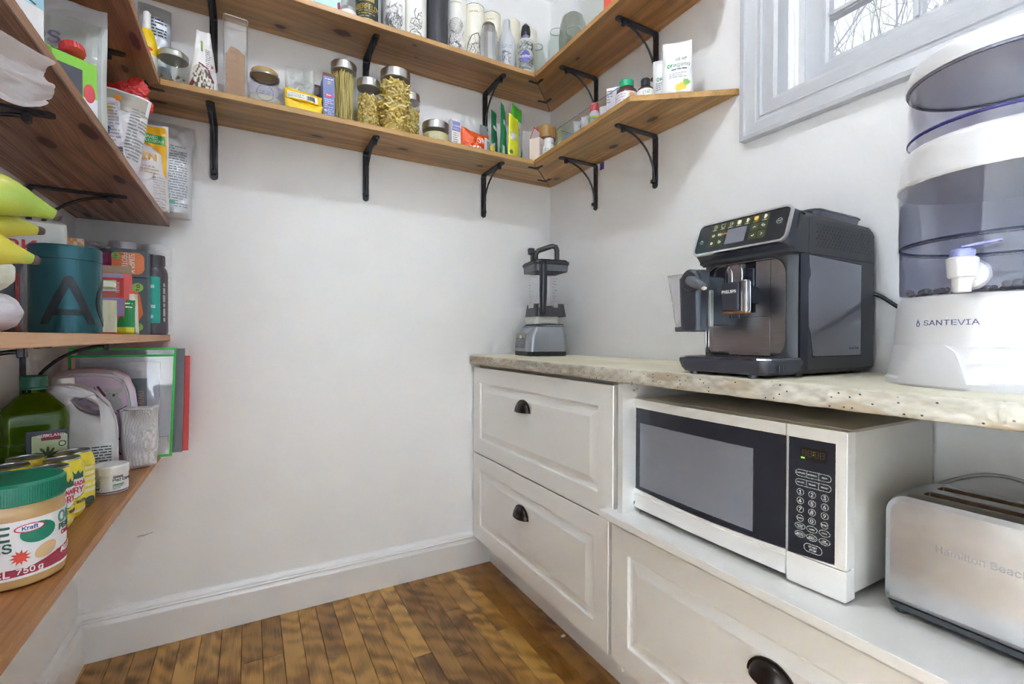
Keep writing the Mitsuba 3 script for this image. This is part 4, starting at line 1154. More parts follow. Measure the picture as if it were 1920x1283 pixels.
for k, (y, z, lab) in enumerate(((1.742, .040, 'yellow snack packet with a barcode strip, upper of two'), (1.730, 0.0, 'yellow snack packet lying below the one with the barcode'))):
    t = Th('snack_packet', lab, 'packet', (.160, y, ZB + z), 3 - 4 * k)
    m, fm = pouch(.118, .040, .034, 31 + k, .006, top=.5, nu=40, nv=24)
    t.add('wrapper', m, C('#f4c81c', .35), True)
    if k == 0:
        t.add('barcode_panel', put(sbox(-.052, .006, .044, .028), fm, sub=.006), C('#e9ead8', .5), False)
        t.add('barcode', put(unary_union([sbox(.008 + .0022 * j, .008, .009 + .0022 * j + .0006 * (j % 3), .024) for j in range(12)]), fm, sub=.006, lift=.0004), DARK_P, False)
        t.add('print', put(greek(.05, 3, .0055, -.05, .024, 4), fm, sub=.006, lift=.0004), GREY_P, False)
t = Th('cereal_packet', 'brown packet with a printed bowl, leaning behind the blue box', 'packet', (.212, 1.862, ZB), facing(.21, 1.86, 20))
m, fm = pouch(.07, .175, .03, 41, .003, taper=.35)
t.add('bag', m, C('#4a3b36', .5), True)
t.add('bowl_print', put(affinity.scale(Point(0, .09).buffer(.024), .9, 1.6), fm, sub=.006), C('#9a7a56', .5), False)
t.add('bowl_rim', put(affinity.scale(Point(0, .09).buffer(.024), .9, 1.6).difference(affinity.scale(Point(0, .09).buffer(.0215), .9, 1.6)), fm, sub=.006, lift=.0004), C('#d9d0c4', .5), False)
t = Th('blue_box', 'narrow slate blue pasta box with its top flap open', 'box', (.243, 1.790, ZB), facing(.243, 1.79, 8))
BLU = C('#6d75a6', .45)
fr_ = [(greek(.026, 1, .006, -.013, .156, 4), WHT, 'print'), (unary_union([sbox(-.004 + .005 * a, .137 + .006 * b, -.001 + .005 * a, .141 + .006 * b) for a in (0, 1) for b in (0, 1)]), C('#e8c96a', .5), 'pattern'), (affinity.scale(Point(0, .098).buffer(.010), 1.3, .55), C('#d2345a', .5), 'logo'), (greek(.016, 1, .005, -.008, .1005, 4, .6), WHT, 'logo_print'),
       (greek(.030, 5, .0065, -.015, .085, 5), C('#c9cde4', .5), 'print'), (greek(.020, 8, .0055, -.004, .050, 6), C('#c9cde4', .5), 'print'), (unary_union([Point(-.011, .044 - .018 * k).buffer(.005) for k in range(3)]), C('#c9cde4', .5), 'pictogram')]
carton(t, .040, .060, .165, BLU, fr_)
t.add('flap', moved(box(-.019, .019, 0, .001, 0, .026), 0, -.029, .1655, rx=-42), C('#7a5f45', .6), False)

GLZ = ZB


def steel_jar(x, y, r, h, lid, label):
    t = Th('pasta_jar', label, 'jar', (x, y, ZB), facing(x, y), 'glass jars with steel lids')
    glass_jar(t, [(0, .002), (r - .006, .002), (r - .001, .006), (r, .012), (r, h - lid)], GLASS)
    t.add('base_glass', lathe([(0, .0005), (r - .004, .0005), (r - .001, .003), (r - .001, .0055), (0, .0055)], 48), C('#aeb5ae', .15))
    steel_lid(t, r + .001, h - lid, h)
    return t


PASTA = [C('#e8cf74', .5), C('#dcbd58', .5), C('#f0dc92', .5)]
t = steel_jar(.303, 1.822, .043, .252, .030, 'tall glass jar of spaghetti with a steel lid')
R = random.Random(2)
sp_ = []
for k in range(150):
    a, r = R.uniform(0, 6.28), .037 * math.sqrt(R.random())
    b, q = a + R.uniform(-.8, .8), .037 * math.sqrt(R.random())
    sp_.append(tube([(r * math.cos(a), r * math.sin(a), .007), (q * math.cos(b), q * math.sin(b), R.uniform(.205, .218))], .0013, 5))
t.add('spaghetti', cat(sp_), PASTA[0], True, kind='stuff')


def filling(t, r, z1, n, make, seed, core, name):
    t.add('filling', lathe([(0, .007), (r * .80, .007), (r * .80, z1 * .97), (0, z1)], 32), core, 40, kind='stuff')
    R, ms = random.Random(seed), [[], [], []]
    for k in range(n):
        if R.random() < .8:
            a, rr, z = R.uniform(0, 6.28), r * .86, R.uniform(.010, z1)
        else:
            a, rr, z = R.uniform(0, 6.28), r * .8 * math.sqrt(R.random()), z1 - .002 + R.uniform(-.004, .006)
        ms[k % 3].append(moved(make(R), rr * math.cos(a), rr * math.sin(a), z, R.uniform(-50, 50), R.uniform(-50, 50), math.degrees(a) + 90 + R.uniform(-50, 50)))
    for q, m in zip(ms, PASTA):
        t.add(name, cat(q), m, True, kind='stuff')


def penne(R):
    return moved(lathe([(.0022, -.019), (.0040, -.017), (.0040, .017), (.0022, .019), (.0022, -.019)], 8), ry=90)


def fusilli(R):
    return tube([(.0028 * math.cos(2.1 * k), .0022 * math.sin(2.1 * k), -.011 + .0022 * k) for k in range(11)], .0026, 5)


t = steel_jar(.388, 1.800, .040, .203, .030, 'shorter glass jar half full of spiral pasta between the spaghetti and the penne')
filling(t, .039, .135, 420, fusilli, 3, C('#cfae50', .6), 'spiral_pasta')
t = steel_jar(.480, 1.770, .053, .244, .032, 'large glass jar full of penne with a steel lid')
filling(t, .052, .196, 330, penne, 4, C('#c9a648', .6), 'penne')
t = steel_jar(.558, 1.845, .038, .215, .030, 'small glass jar of pasta half hidden behind the penne jar')
filling(t, .037, .150, 220, fusilli, 5, C('#cfae50', .6), 'spiral_pasta')
t = steel_jar(.645, 1.785, .051, .095, .030, 'low glass jar of couscous with a wide steel lid')
t.add('couscous', lathe([(0, .006), (.0495, .006), (.0495, .050), (.03, .056), (0, .057)], 40), mat('couscous', proc(lambda p, n, uv: mix(S('#c9b878'), S('#efe6bc'), noise(p.x * 700, p.y * 700, p.z * 700))), .8), 40, kind='stuff')
t.add('tag_print', put(greek(.03, 3, .006, -.015, 0, 2), onto(.0512, .035), sub=.005), C('#d8d8d0', .5), False)
t = Th('white_box', 'slim white box with a violet top panel between the couscous jar and the orange bag', 'box', (.728, 1.795, ZB), 4)
carton(t, .040, .034, .135, WHT, [(sbox(-.018, .085, .018, .124), C('#8587c4', .5), 'panel'), (tx('Camellia', .0062, 0, .103, True), WHT, 'lettering'), (greek(.028, 2, .004, -.014, .096, 2), WHT, 'print'), (greek(.024, 7, .0085, -.014, .078, 3), GREY_P, 'print')])
t = Th('orange_bag', 'orange and white plastic food bag lying on its side', 'bag', (.815, 1.790, ZB), 8)
m, fm = pouch(.135, .105, .075, 51, .012, top=.45, nu=50, nv=40, wob=.03)
t.add('bag', m, C('#ee5a26', .35), True)
t.add('lettering', put(tx('OMY', .022, .034, .055, True, rot=8), fm, sub=.006), WHT, False)
t.add('stripes', put(unary_union([Polygon([(-.055 + .016 * k, .004), (-.045 + .016 * k, .004), (-.028 + .014 * k, .034), (-.036 + .014 * k, .036)]) for k in range(4)]), fm, sub=.006), WHT, False)
t.add('knot', moved(lump(.035, .03, .026, 5, .3), -.058, -.01, .004), C('#dc4c1e', .4), True)
t = Th('lemon_packet', 'small grey packet printed with a lemon in front of the orange bag', 'packet', (.862, 1.742, ZB), 18)
m, fm = pouch(.062, .062, .03, 57, .005, nu=30, nv=30)
t.add('bag', m, C('#b9bab2', .35), True)
t.add('lemon_print', put(affinity.scale(Point(.006, .026).buffer(.016), 1.15, 1), fm, sub=.005), C('#eee04e', .5), False)
t.add('print', put(sbox(-.026, .010, -.012, .05), fm, sub=.005), C('#777a7c', .5), False)
t = Th('grey_sachet', 'pale grey sachet standing behind the orange bag', 'sachet', (.888, 1.858, ZB), 20)
m, fm = pouch(.075, .175, .02, 59, .003, taper=.4)
t.add('bag', m, C('#b4b8b8', .4), True)
t.add('print', put(sbox(-.03, .05, .03, .075), fm, sub=.008), C('#e6d536', .5), False)


def flat_pack(x, y, rz, w, h, th_, m, label, extra=(), name='pouch', taper=.1, seed=0):
    t = Th(name, label, 'pouch', (x, y, ZB), rz)
    q, fm = pouch(w, h, th_, seed, .004, taper=taper)
    t.add('bag', q, m, True)
    for s, mm, nm in extra:
        t.add(nm, put(s, fm, sub=.006), mm, False)
    return t


flat_pack(.900, 1.775, 48, .085, .195, .018, C('#1e6b45', .4), 'dark green pouch standing edge on, left of the other green pouch', [(sbox(-.03, .12, .03, .135), WHT, 'print')], seed=61)
flat_pack(.948, 1.782, 48, .095, .235, .022, C('#1c7d4c', .4), 'green pouch with white marks between the dark green and the yellow one', [(unary_union([sbox(-.03, .15, .035, .17), sbox(-.04, .02, -.02, .06)]), C('#c8dccb', .5), 'print')], seed=62)
flat_pack(.988, 1.768, 25, .075, .200, .025, C('#e2e81e', .4), 'bright yellow pouch with a small white label', [(sbox(-.03, .095, .012, .125), C('#dfe4ea', .5), 'label'), (Point(-.026, .04).buffer(.008), C('#5a6a50', .5), 'print')], seed=63)
flat_pack(1.045, 1.845, 30, .11, .29, .03, C('#dfe6dc', .4), 'tall white pouch with a bright green top behind the yellow one', [(sbox(-.05, .225, .05, .285), C('#4cc436', .4), 'top_print'), (Polygon([(-.01, .01), (.04, .01), (.045, .11), (.03, .10), (.01, .04)]), C('#2f9a44', .4), 'leaf_print'), (greek(.05, 5, .009, -.03, .19, 3), C('#93b08f', .5), 'print')], taper=.25, seed=64)
t = Th('pink_box', 'pale pink box with its red edged lid standing open', 'box', (1.098, 1.745, ZB), 28)
carton(t, .062, .050, .112, C('#f0dcd8', .5), [(greek(.045, 6, .009, -.024, .082, 5), GREY_P, 'print')], [(tx('Fera', .008, -.006, .080, True), DARK_P, 'lettering'), (greek(.036, 8, .007, -.018, .070, 8), C('#c98a90', .5), 'print')])
t.add('flap', moved(rb(-.030, .030, -.0005, .0005, 0, .052, .0004), 0, .024, .112, rx=24), C('#f6ecec', .5))
t.add('flap_edge', put(sbox(-.030, 0, .030, .051).difference(sbox(-.027, .003, .027, .048)), pl((0, .0232, .112), (1, 0, 0), (0, -.407, .914)), depth=.0006), C('#d6263c', .5), False)
t = Th('white_pill_bottle', 'white pill bottle with a green mark in front of the amber glass', 'bottle', (1.118, 1.690, ZB))
t.add('body', lathe([(0, 0), (.025, 0), (.0265, .003), (.0265, .060), (.024, .070), (.019, .075), (.019, .080), (0, .080)], 32), WHITEP)
t.add('cap', lathe([(0, .080), (.0205, .080), (.0205, .098), (.019, .101), (0, .101)], 32), WHITEP)
wrap(t, greek(.03, 5, .007, -.02, 0, 9), .0266, .052, C('#9fc3a6', .6), 'print', -120)
wrap(t, Point(0, 0).buffer(.009), .0266, .014, C('#2f8a3e', .5), 'leaf_print', -125)
t = Th('amber_tumbler', 'glass of dark liquid with an amber wooden lid in the shelf corner', 'jar', (1.205, 1.845, ZB))
glass_jar(t, [(0, .003), (.040, .003), (.043, .01), (.045, .205)], GLASS)
t.add('contents', lathe([(0, .006), (.040, .006), (.0435, .13), (0, .13)], 40), C('#3a2c1a', .2))
t.add('wooden_lid', lathe([(0, .170), (.0462, .170), (.0462, .222), (.044, .225), (0, .225)], 40), C('#b98a4a', .45))

# ---- lower right shelf
t = Th('clear_bin', 'long clear plastic bin holding medicines on the lower right shelf', 'bin', (1.135, 1.375, ZB))
t.add('shell', cut(rb(-.045, .105, -.165, .215, 0, .105, .008), rb(-.043, .103, -.163, .213, .003, .14, .007)), ACRYL, 30)
t.add('rim', tube([(x, y, .098) for x, y in rrect(-.0455, .1055, -.1655, .2155, .012).exterior.coords], .0017, 6), C('#9c9ca0', .25), True)
t = Th('blue_cup', 'light blue moulded plastic piece inside the clear bin', 'cup', (1.135, 1.548, ZB + .0035))
t.add(None, lathe([(0, 0), (.024, 0), (.027, .004), (.030, .055), (.0305, .060), (.0285, .060), (.025, .006), (0, .004)], 36), C('#9dbbe2', .3), 30)
t = Th('film_packet', 'clear blister bag with white and grey contents inside the bin', 'packet', (1.155, 1.505, ZB + .0035), -55)
m, fm = pouch(.075, .115, .03, 71, .008)
t.add('bag', m, HAZY, True)
t.add('contents_print', put(unary_union([Polygon([(-.02, .03), (.01, .035), (.02, .08), (-.005, .095)]), Polygon([(-.03, .0), (-.005, .0), (-.01, .03)])]), fm, sub=.006), C('#4c4c55', .4), False)
t = Th('film_packet', 'white crumpled plastic sachet beside the red capped bottle inside the bin', 'packet', (1.140, 1.446, ZB + .0035), -50)
m, fm = pouch(.06, .105, .03, 72, .010)
t.add('bag', m, C('#dedde4', .35), True)
t.add('contents_print', put(Polygon([(.006, .05), (.026, .06), (.024, .085), (.008, .08)]), fm, sub=.006), C('#5a4a4c', .4), False)
t = Th('vitamin_bottle', 'white vitamin bottle with red cap and teal label', 'bottle', (1.130, 1.400, ZB + .0035), facing(1.13, 1.4))
t.add('body', lathe([(0, 0), (.021, 0), (.022, .002), (.022, .075), (.019, .088), (.014, .092), (.014, .097), (0, .097)], 32), WHITEP)
t.add('cap', lathe([(0, .097), (.0165, .097), (.0165, .121), (.015, .124), (0, .124)], 32), C('#dc4a52', .4))
label_wrap(t, .0222, .008, .066, .066, C('#7cc4bc', .45))
wrap(t, sbox(-.033, 0, .033, .006), .0222, .066, C('#eadf3a', .5), 'label_stripe')
wrap(t, tx('B', .014, -.006, 0, True), .0222, .044, WHT)
wrap(t, greek(.02, 1, .005, 0, .004, 2), .0222, .046, WHT, 'label_print')
t = Th('white_carton', 'plain white medicine box between the red capped bottle and the lavender box', 'box', (1.150, 1.358, ZB + .0035), -62)
carton(t, .036, .03, .100, WHT)
t = Th('lavender_box', 'lavender and white striped medicine box with a torn top', 'box', (1.160, 1.315, ZB + .0035), -52)
carton(t, .062, .032, .150, C('#e8e6f0', .5), [(unary_union([sbox(-.030 + .005 * k, .004, -.029 + .005 * k, .13) for k in range(7)]), C('#c9c8dc', .5), 'print'), (sbox(.006, .0, .031, .149), C('#9f9fd8', .5), 'panel'), (greek(.02, 5, .01, -.028, .14, 3), GREY_P, 'print')])
t.add('flap', moved(prism(Polygon([(-.03, 0), (.03, 0), (.028, .012), (-.005, .022), (-.026, .016)]), 0, .0008), 0, .012, .1502, rx=65), WHT, False)
t = Th('supplement_bottle', 'brown supplement bottle with bright green cap and white label', 'bottle', (1.108, 1.203, ZB + .0035), facing(1.108, 1.203))
t.add('body', lathe([(0, 0), (.034, 0), (.036, .003), (.036, .062), (.032, .076), (.023, .084), (.021, .088), (0, .088)], 40), C('#4a2a22', .15))
t.add('cap', lathe([(0, .087), (.0235, .087), (.0235, .108), (.021, .1105), (0, .1105)], 40), C('#14a06c', .4))
label_wrap(t, .0362, .006, .062, .15, C('#e9e6ec', .45))
wrap(t, affinity.scale(Point(.018, .044).buffer(.010), 1, .8), .0362, .006, C('#e6a86a', .5), 'print')
wrap(t, affinity.scale(Point(.016, .012).buffer(.011), 1.3, .5), .0362, .006, C('#d43a5a', .5), 'logo')
wrap(t, greek(.05, 5, .009, -.05, .050, 4), .0362, .006, C('#b9a9b4', .5), 'print')
t = Th('dropper_bottle', 'small amber bottle with black cap and white label', 'bottle', (1.112, 1.120, ZB), facing(1.112, 1.12))
t.add('body', lathe([(0, 0), (.0255, 0), (.027, .003), (.027, .040), (.024, .050), (.012, .056), (.012, .060), (0, .060)], 36), C('#3a1c0c', .1))
t.add('cap', lathe([(0, .058), (.0145, .058), (.0145, .074), (.0155, .075), (.0155, .079), (.013, .082), (0, .082)], 28), BLACK)
label_wrap(t, .0272, .004, .042, .10, C('#efefe9', .45))
wrap(t, ring(-.004, .028, .005, .005, .0012), .0272, .002, C('#6a6a9a', .5), 'logo')
wrap(t, unary_union([LineString([(.004 + .003 * k, .024), (.006 + .003 * k, .036)]).buffer(.0007) for k in range(3)]), .0272, .002, C('#3a8a3e', .5), 'grass_print')
wrap(t, greek(.036, 1, .006, -.018, .014, 4), .0272, .002, DARK_P, 'print')
t = Th('small_jar', 'little white jar with a black band behind the small oregano bag', 'jar', (1.225, 1.165, ZB))
t.add('body', lathe([(0, 0), (.018, 0), (.018, .09), (.015, .1), (0, .1)], 28), WHITEP)
t.add('band', lathe([(.0182, .045), (.0186, .045), (.0186, .058), (.0182, .058)], 28), BLACK)
t.add('band', lathe([(.0182, .066), (.0186, .066), (.0186, .073), (.0182, .073)], 28), BLACK)
t = Th('oregano_bag', 'smaller white oregano pouch beside the larger one', 'pouch', (1.185, 1.120, ZB), facing(1.185, 1.12, -6))
m, fm = pouch(.066, .165, .035, 81, .003, taper=.12)
t.add('bag', m, C('#ecedee', .4), True)
t.add('lettering', put(tx('OREG', .0115, .004, .092), fm, sub=.005), C('#2f7f58', .5), False)
t.add('print', put(greek(.04, 4, .007, -.018, .085, 4), fm, sub=.005), C('#9aa0a4', .5), False)
t.add('print', put(greek(.045, 5, .0075, -.022, .050, 5), fm, sub=.005), C('#cdd3d4', .5), False)
t = Th('oregano_bag', 'larger white pouch of oil of oregano printed with yellow blossom', 'pouch', (1.160, 1.035, ZB), facing(1.16, 1.035, -4))
m, fm = pouch(.094, .170, .042, 82, .004, taper=.10)
t.add('bag', m, C('#f0f0f1', .4), True)
t.add('lettering', put(tx('oil of', .0105, .012, .106), fm, sub=.005), C('#75797c', .5), False)
t.add('lettering', put(tx('or', .0135, -.0115, .087, True, 'r'), fm, sub=.005), C('#2f9a5a', .5), False)
t.add('lettering', put(tx('egano', .0125, -.0100, .087, False, 'l'), fm, sub=.005), C('#7a8a80', .5), False)
t.add('print', put(greek(.046, 1, .008, -.016, .080, 3, .5), fm, sub=.005), C('#5a5e60', .5), False)
t.add('print', put(greek(.05, 3, .006, -.022, .066, 4), fm, sub=.005), C('#a3a7a8', .5), False)
t.add('blossom_print', put(unary_union([Point(.006, .020).buffer(.010), Point(.018, .024).buffer(.011)]), fm, sub=.005), C('#f2cc3c', .5), False)
t.add('leaf_print', put(unary_union([affinity.rotate(affinity.scale(Point(.026, .034).buffer(.011), .5, 1), a, origin=(.026, .03)) for a in (-60, -25, 10)]), fm, sub=.005), C('#79b054', .5), False)

# ---- upper shelf
t = Th('aqua_tin', 'pale aqua tin standing at the left of the upper shelf', 'tin', (.240, 1.775, ZUB), facing(.24, 1.775))
t.add('body', rb(-.046, .046, -.04, .04, 0, .165, .006), C('#b9dfd8', .4))
t.add('flower_print', put(Polygon([(.034, .016), (.044, .03), (.040, .05), (.032, .044)]), pl((0, -.0402, 0))), C('#8a1f36', .5), False)
t = Th('blue_glass', 'small pale blue glass behind the silver round pot', 'glass', (.306, 1.80, ZUB))
glass_jar(t, [(0, .002), (.022, .002), (.024, .10)], GLASS_G)
t.add('contents', cyl(.019, .004, .06, 28), C('#9ab0b8', .3))
t = Th('silver_pot', 'small round silver pot with a white top beside the whisky tin', 'pot', (.302, 1.722, ZUB))
t.add('body', lathe([(0, 0), (.024, 0), (.026, .004), (.026, .018), (.022, .030), (0, .034)], 32), C('#c0bfc2', .3, .8))
t.add('cap', lathe([(0, 0.0005), (.0265, .0005), (.0268, .015), (0, .015)], 32), WHITEP)


def tin(x, y, r, h, m, label, name='bottle_tube'):
    t = Th(name, label, 'tube', (x, y, ZUB), facing(x, y))
    t.add('tube', lathe([(0, 0), (r, 0), (r, h - .018), (0, h - .018)], 48), m, 40)
    t.add('lid', lathe([(0, h - .0179), (r + .0004, h - .0179), (r + .0004, h - .001), (r - .001, h), (0, h)], 48), m, 40)
    return t


GOLD = C('#c9a944', .4, .4)
t = tin(.378, 1.785, .040, .30, C('#2b2b2e', .45), 'black whisky tube with gold lettering')
wrap(t, tx('ABERFELDY', .018, 0, 0, True, sx=.72), .040, .070, GOLD)
wrap(t, greek(.062, 4, .0095, -.031, .066, 3), .040, 0, C('#a8924a', .5), 'print')
wrap(t, tx('12', .016, .010, .020, True), .040, 0, GOLD)
wrap(t, Polygon([(-.030, .004), (.030, .004), (.018, .016), (-.006, .024), (-.024, .016)]).difference(Polygon([(-.022, .006), (.022, .006), (.012, .013), (-.005, .019), (-.018, .013)])), .040, .0, C('#b09a4c', .5), 'crest')
wrap(t, sbox(-.028, 0, .028, .014), .040, .098, C('#b4a456', .5), 'print')
t = Th('white_bottle', 'plain frosted white bottle between the black whisky tube and the first ink drawn tube', 'bottle', (.430, 1.868, ZUB))
t.add('body', lathe([(0, 0), (.024, 0), (.024, .2), (.012, .24), (.012, .28), (0, .28)], 28), C('#cfd8d8', .35))
CREAM = [C('#f0f0ee', .5), C('#efede4', .5), C('#efede6', .5), C('#ece7d6', .5), C('#ebe5d0', .5)]
INKM = C('#3a3a40', .6)


def ink(t, r, w, z0, h, n, seed, width=.0013, a0=-90, curl=1.2):
    wrap(t, sketch(w, h, n, seed, width, curl), r, z0, INKM, 'ink_drawing', a0, sub=.006)


t = tin(.482, 1.795, .041, .31, CREAM[0], 'white tube with an ink drawing of bristling leaves, leftmost of the drawn tubes')
leaf = lambda x, y, l, a: affinity.translate(affinity.rotate(Polygon([(0, 0), (.006, l * .4), (.002, l), (0, l * 1.05), (-.003, l * .9), (-.006, l * .4)]), a, origin=(0, 0)), x, y)
R = random.Random(12)
lf = [leaf(R.uniform(-.032, .032), R.uniform(.045, .10), R.uniform(.022, .034), R.uniform(140, 220)) for k in range(26)]
wrap(t, unary_union([q.difference(q.buffer(-.0010)) for q in lf]), .041, 0, INKM, 'ink_drawing')
ink(t, .041, .07, .035, .10, 55, 3, .0010)
wrap(t, greek(.036, 1, .007, -.018, .006, 4), .041, .020, C('#9a9a98', .5), 'print')
wrap(t, LineString([(.03 * math.cos(a), .012 + .022 * math.sin(a)) for a in np.linspace(.3, 2.84, 20)]).buffer(.0005), .041, .006, C('#9a9a98', .5), 'arc_print')
t = tin(.567, 1.795, .041, .31, CREAM[1], 'white tube with an ink drawing of a stag above a hare, beside the black tube')
stag = unary_union([LineString([(-.022, .088), (-.014, .100), (.0, .104), (.010, .098), (.014, .080), (.018, .066), (.010, .064), (.002, .078), (-.010, .080), (-.022, .088)]).buffer(.0008), LineString([(.004, .104), (.010, .122), (.022, .130)]).buffer(.0009), LineString([(.0, .104), (-.006, .124), (.0, .14)]).buffer(.0009), LineString([(.010, .118), (.024, .116)]).buffer(.0008), Point(-.004, .095).buffer(.0014)])
hare = unary_union([LineString([(-.030, .036), (-.020, .058), (-.004, .062), (.014, .050), (.028, .026), (.034, .010)]).buffer(.0009), LineString([(-.030, .036), (-.02, .034), (.004, .026), (.014, .012)]).buffer(.0009), LineString([(-.026, .044), (-.032, .030)]).buffer(.0014)])
wrap(t, unary_union([stag, hare]), .041, 0, INKM, 'ink_drawing')
ink(t, .041, .05, .030, .075, 34, 5, .0009)
wrap(t, tx('YEARS', .006, 0, 0), .041, .012, C('#9a9a98', .5))
t = tin(.652, 1.79, .042, .30, mat('black_weave', proc(lambda p, n, uv: mix([.012, .012, .015], [.05, .05, .055], noise(p.x * 800, p.y * 800, p.z * 1100))), .5), 'matte black bottle tube between the ink drawn tubes')
wrap(t, tx("LIGHT'S", .010, .004, 0, True), .042, .014, WHT)
wrap(t, greek(.03, 1, .004, -.012, .01, 3), .042, 0, C('#b9b9b9', .5), 'print')
for i, (x, y, h, n, seed, lab) in enumerate(((.741, 1.812, .268, 120, 7, 'cream tube with a swirling ink portrait, right of the black tube'), (.825, 1.816, .262, 70, 8, 'cream tube with an ink drawn hooded figure behind the steel shaker'), (.915, 1.836, .272, 40, 9, 'cream tube with a small ink bird, left of the frosted bottle'))):
    r = .0415 if i < 2 else .040
    t = tin(x, y, r, h, CREAM[2 + i], lab)
    wrap(t, greek(.044, 1, .008, -.022, .006, 4 + i, .7), r, h - .036, C('#c2bca8', .5), 'print')
    t.add('lid_edge', lathe([(r - .0003, h - .001), (r + .0007, h - .001), (r + .0007, h + .0003), (r - .0003, h + .0003)], 48), C('#3a3a38', .5), 40)
    if i == 0:
        sw = unary_union([LineString([(.028 * math.cos(a) * s, .13 + k * .0 - .045 * (1 - s) + .030 * math.sin(a) * s) for a in np.linspace(.2, 2.9, 16)]).buffer(.0007) for k, s in enumerate(np.linspace(.4, 1.15, 9))])
        face = unary_union([LineString([(-.012, .10), (-.006, .085), (.004, .080), (.012, .070), (.022, .064), (.014, .058), (.016, .048), (.006, .036), (-.010, .034)]).buffer(.0009), LineString([(-.02, .11), (-.028, .08), (-.026, .05), (-.016, .03)]).buffer(.0009), LineString([(-.004, .074), (.006, .072)]).buffer(.001)])
        wrap(t, unary_union([sw, face]), r, 0, INKM, 'ink_drawing')
        ink(t, r, .076, .010, .125, 60, seed, .0010)
    elif i == 1:
        hood = unary_union([LineString([(-.034, .04), (-.030, .09), (-.010, .13), (.016, .142), (.022, .130), (.030, .11)]).buffer(.0014), LineString([(-.020, .03), (-.022, .06), (-.008, .09), (.004, .10)]).buffer(.0009), LineString([(-.02, .012), (0, .035), (.02, .05)]).buffer(.0009), LineString([(-.002, .085), (.006, .07), (0, .05)]).buffer(.001)])
        wrap(t, hood, r, 0, INKM, 'ink_drawing')
        ink(t, r, .066, .012, .12, 40, seed, .0011)
    else:
        wrap(t, unary_union([LineString([(-.03, .12), (-.012, .128), (.004, .14), (.010, .158), (.016, .146), (.026, .136)]).buffer(.0008), LineString([(.0, .138), (.018, .128), (.036, .110)]).buffer(.0008)]), r, .03, INKM, 'ink_drawing')
        ink(t, r, .06, .12, .07, 26, seed, .0009)
t = Th('steel_shaker', 'polished steel shaker with angled faces in front of the drawn tubes', 'shaker', (.852, 1.735, ZUB))
t.add('body', hullstack([(Point(0, 0).buffer(.033, quad_segs=3), 0), (Point(0, 0).buffer(.034, quad_segs=3), .115), (Point(0, 0).buffer(.026, quad_segs=3), .150)]), C('#c6c6c8', .16, 1.0), False)
t.add('shoulder', lathe([(0, .150), (.027, .150), (.024, .160), (.018, .164), (0, .164)], 24), C('#8f8f92', .25, 1.0))
FROST = mat('frosted_glass', '#c3c6cc', .35)
t = Th('frosted_bottle', 'frosted grey glass bottle with a grey plant print', 'bottle', (.958, 1.775, ZUB), facing(.958, 1.775))
t.add('body', lathe([(0, 0), (.036, 0), (.038, .004), (.038, .13), (.034, .155), (.020, .185), (.014, .20), (.014, .235), (0, .235)], 40), FROST)
wrap(t, sketch(.04, .07, 30, 14, .002, .8), .0382, .02, C('#6a6a72', .5), 'plant_print')
wrap(t, greek(.05, 2, .008, -.025, .012, 3), .0382, .10, C('#a4a6ad', .5), 'print')
t = tin(1.036, 1.874, .040, .305, CREAM[4], 'plain cream tube behind the frosted bottle')
t = tin(1.122, 1.872, .041, .290, CREAM[3], 'cream tube directly behind the gin bottle with the blue diamond')
t = Th('gin_bottle', 'clear drawn bottle with black stopper and a blue diamond label', 'bottle', (1.030, 1.738, ZUB), facing(1.03, 1.738))
t.add('body', lathe([(0, 0), (.036, 0), (.038, .004), (.038, .135), (.034, .146), (.016, .150), (.0145, .154), (.0145, .166), (0, .166)], 40), mat('etched_glass', '#c9cdc6', .2))
wrap(t, sketch(.08, .12, 110, 15, .0013, 1.2), .0382, .012, INKM, 'ink_drawing')
wrap(t, Polygon([(0, -.030), (.028, 0), (0, .030), (-.028, 0)]), .0385, .066, C('#5f5fa8', .5), 'diamond_label', sub=.006, lift=.0006)
wrap(t, tx('HERNÖ', .010, 0, 0, True), .0385, .061, WHT, lift=.0010)
wrap(t, tx('GIN', .009, 0, 0), .0382, .014, DARK_P, lift=.0008)
t.add('neck_band', lathe([(.0146, .152), (.0156, .152), (.0156, .178), (.0146, .178)], 24), C('#8c84b0', .3, .5))
t.add('stopper', lathe([(0, .166), (.0185, .172), (.0205, .18), (.0185, .20), (.017, .21), (.010, .213), (0, .213)], 24), BLACK)
t.add('stopper_top', moved(lump(.018, .018, .014, 3, .15), 0, 0, .211), C('#6a6a6a', .3), True)


def preserve_jar(x, y, r, h, label, z=ZUB):
    t = Th('empty_jar', label, 'jar', (x, y, z))
    glass_jar(t, [(0, .003), (r - .004, .003), (r, .009), (r, h - .045), (r - .006, h - .030), (r - .010, h - .024), (r - .010, h)], GLASS_G)
    for q in (.006, .013):
        t.add('thread', lathe([(r - .0102, h - q - .001), (r - .0085, h - q), (r - .0102, h - q + .001)], 40), GLASS_G, True)
    t.add('lip', lathe([(r - .0115, h - .0012), (r - .0095, h - .0012), (r - .0095, h + .0008), (r - .0115, h + .0008)], 40), C('#c3ccc4', .15))
    t.add('base_glass', lathe([(0, .0005), (r - .003, .0005), (r - .0015, .003), (r - .0015, .006), (0, .006)], 40), C('#b4beb6', .15))


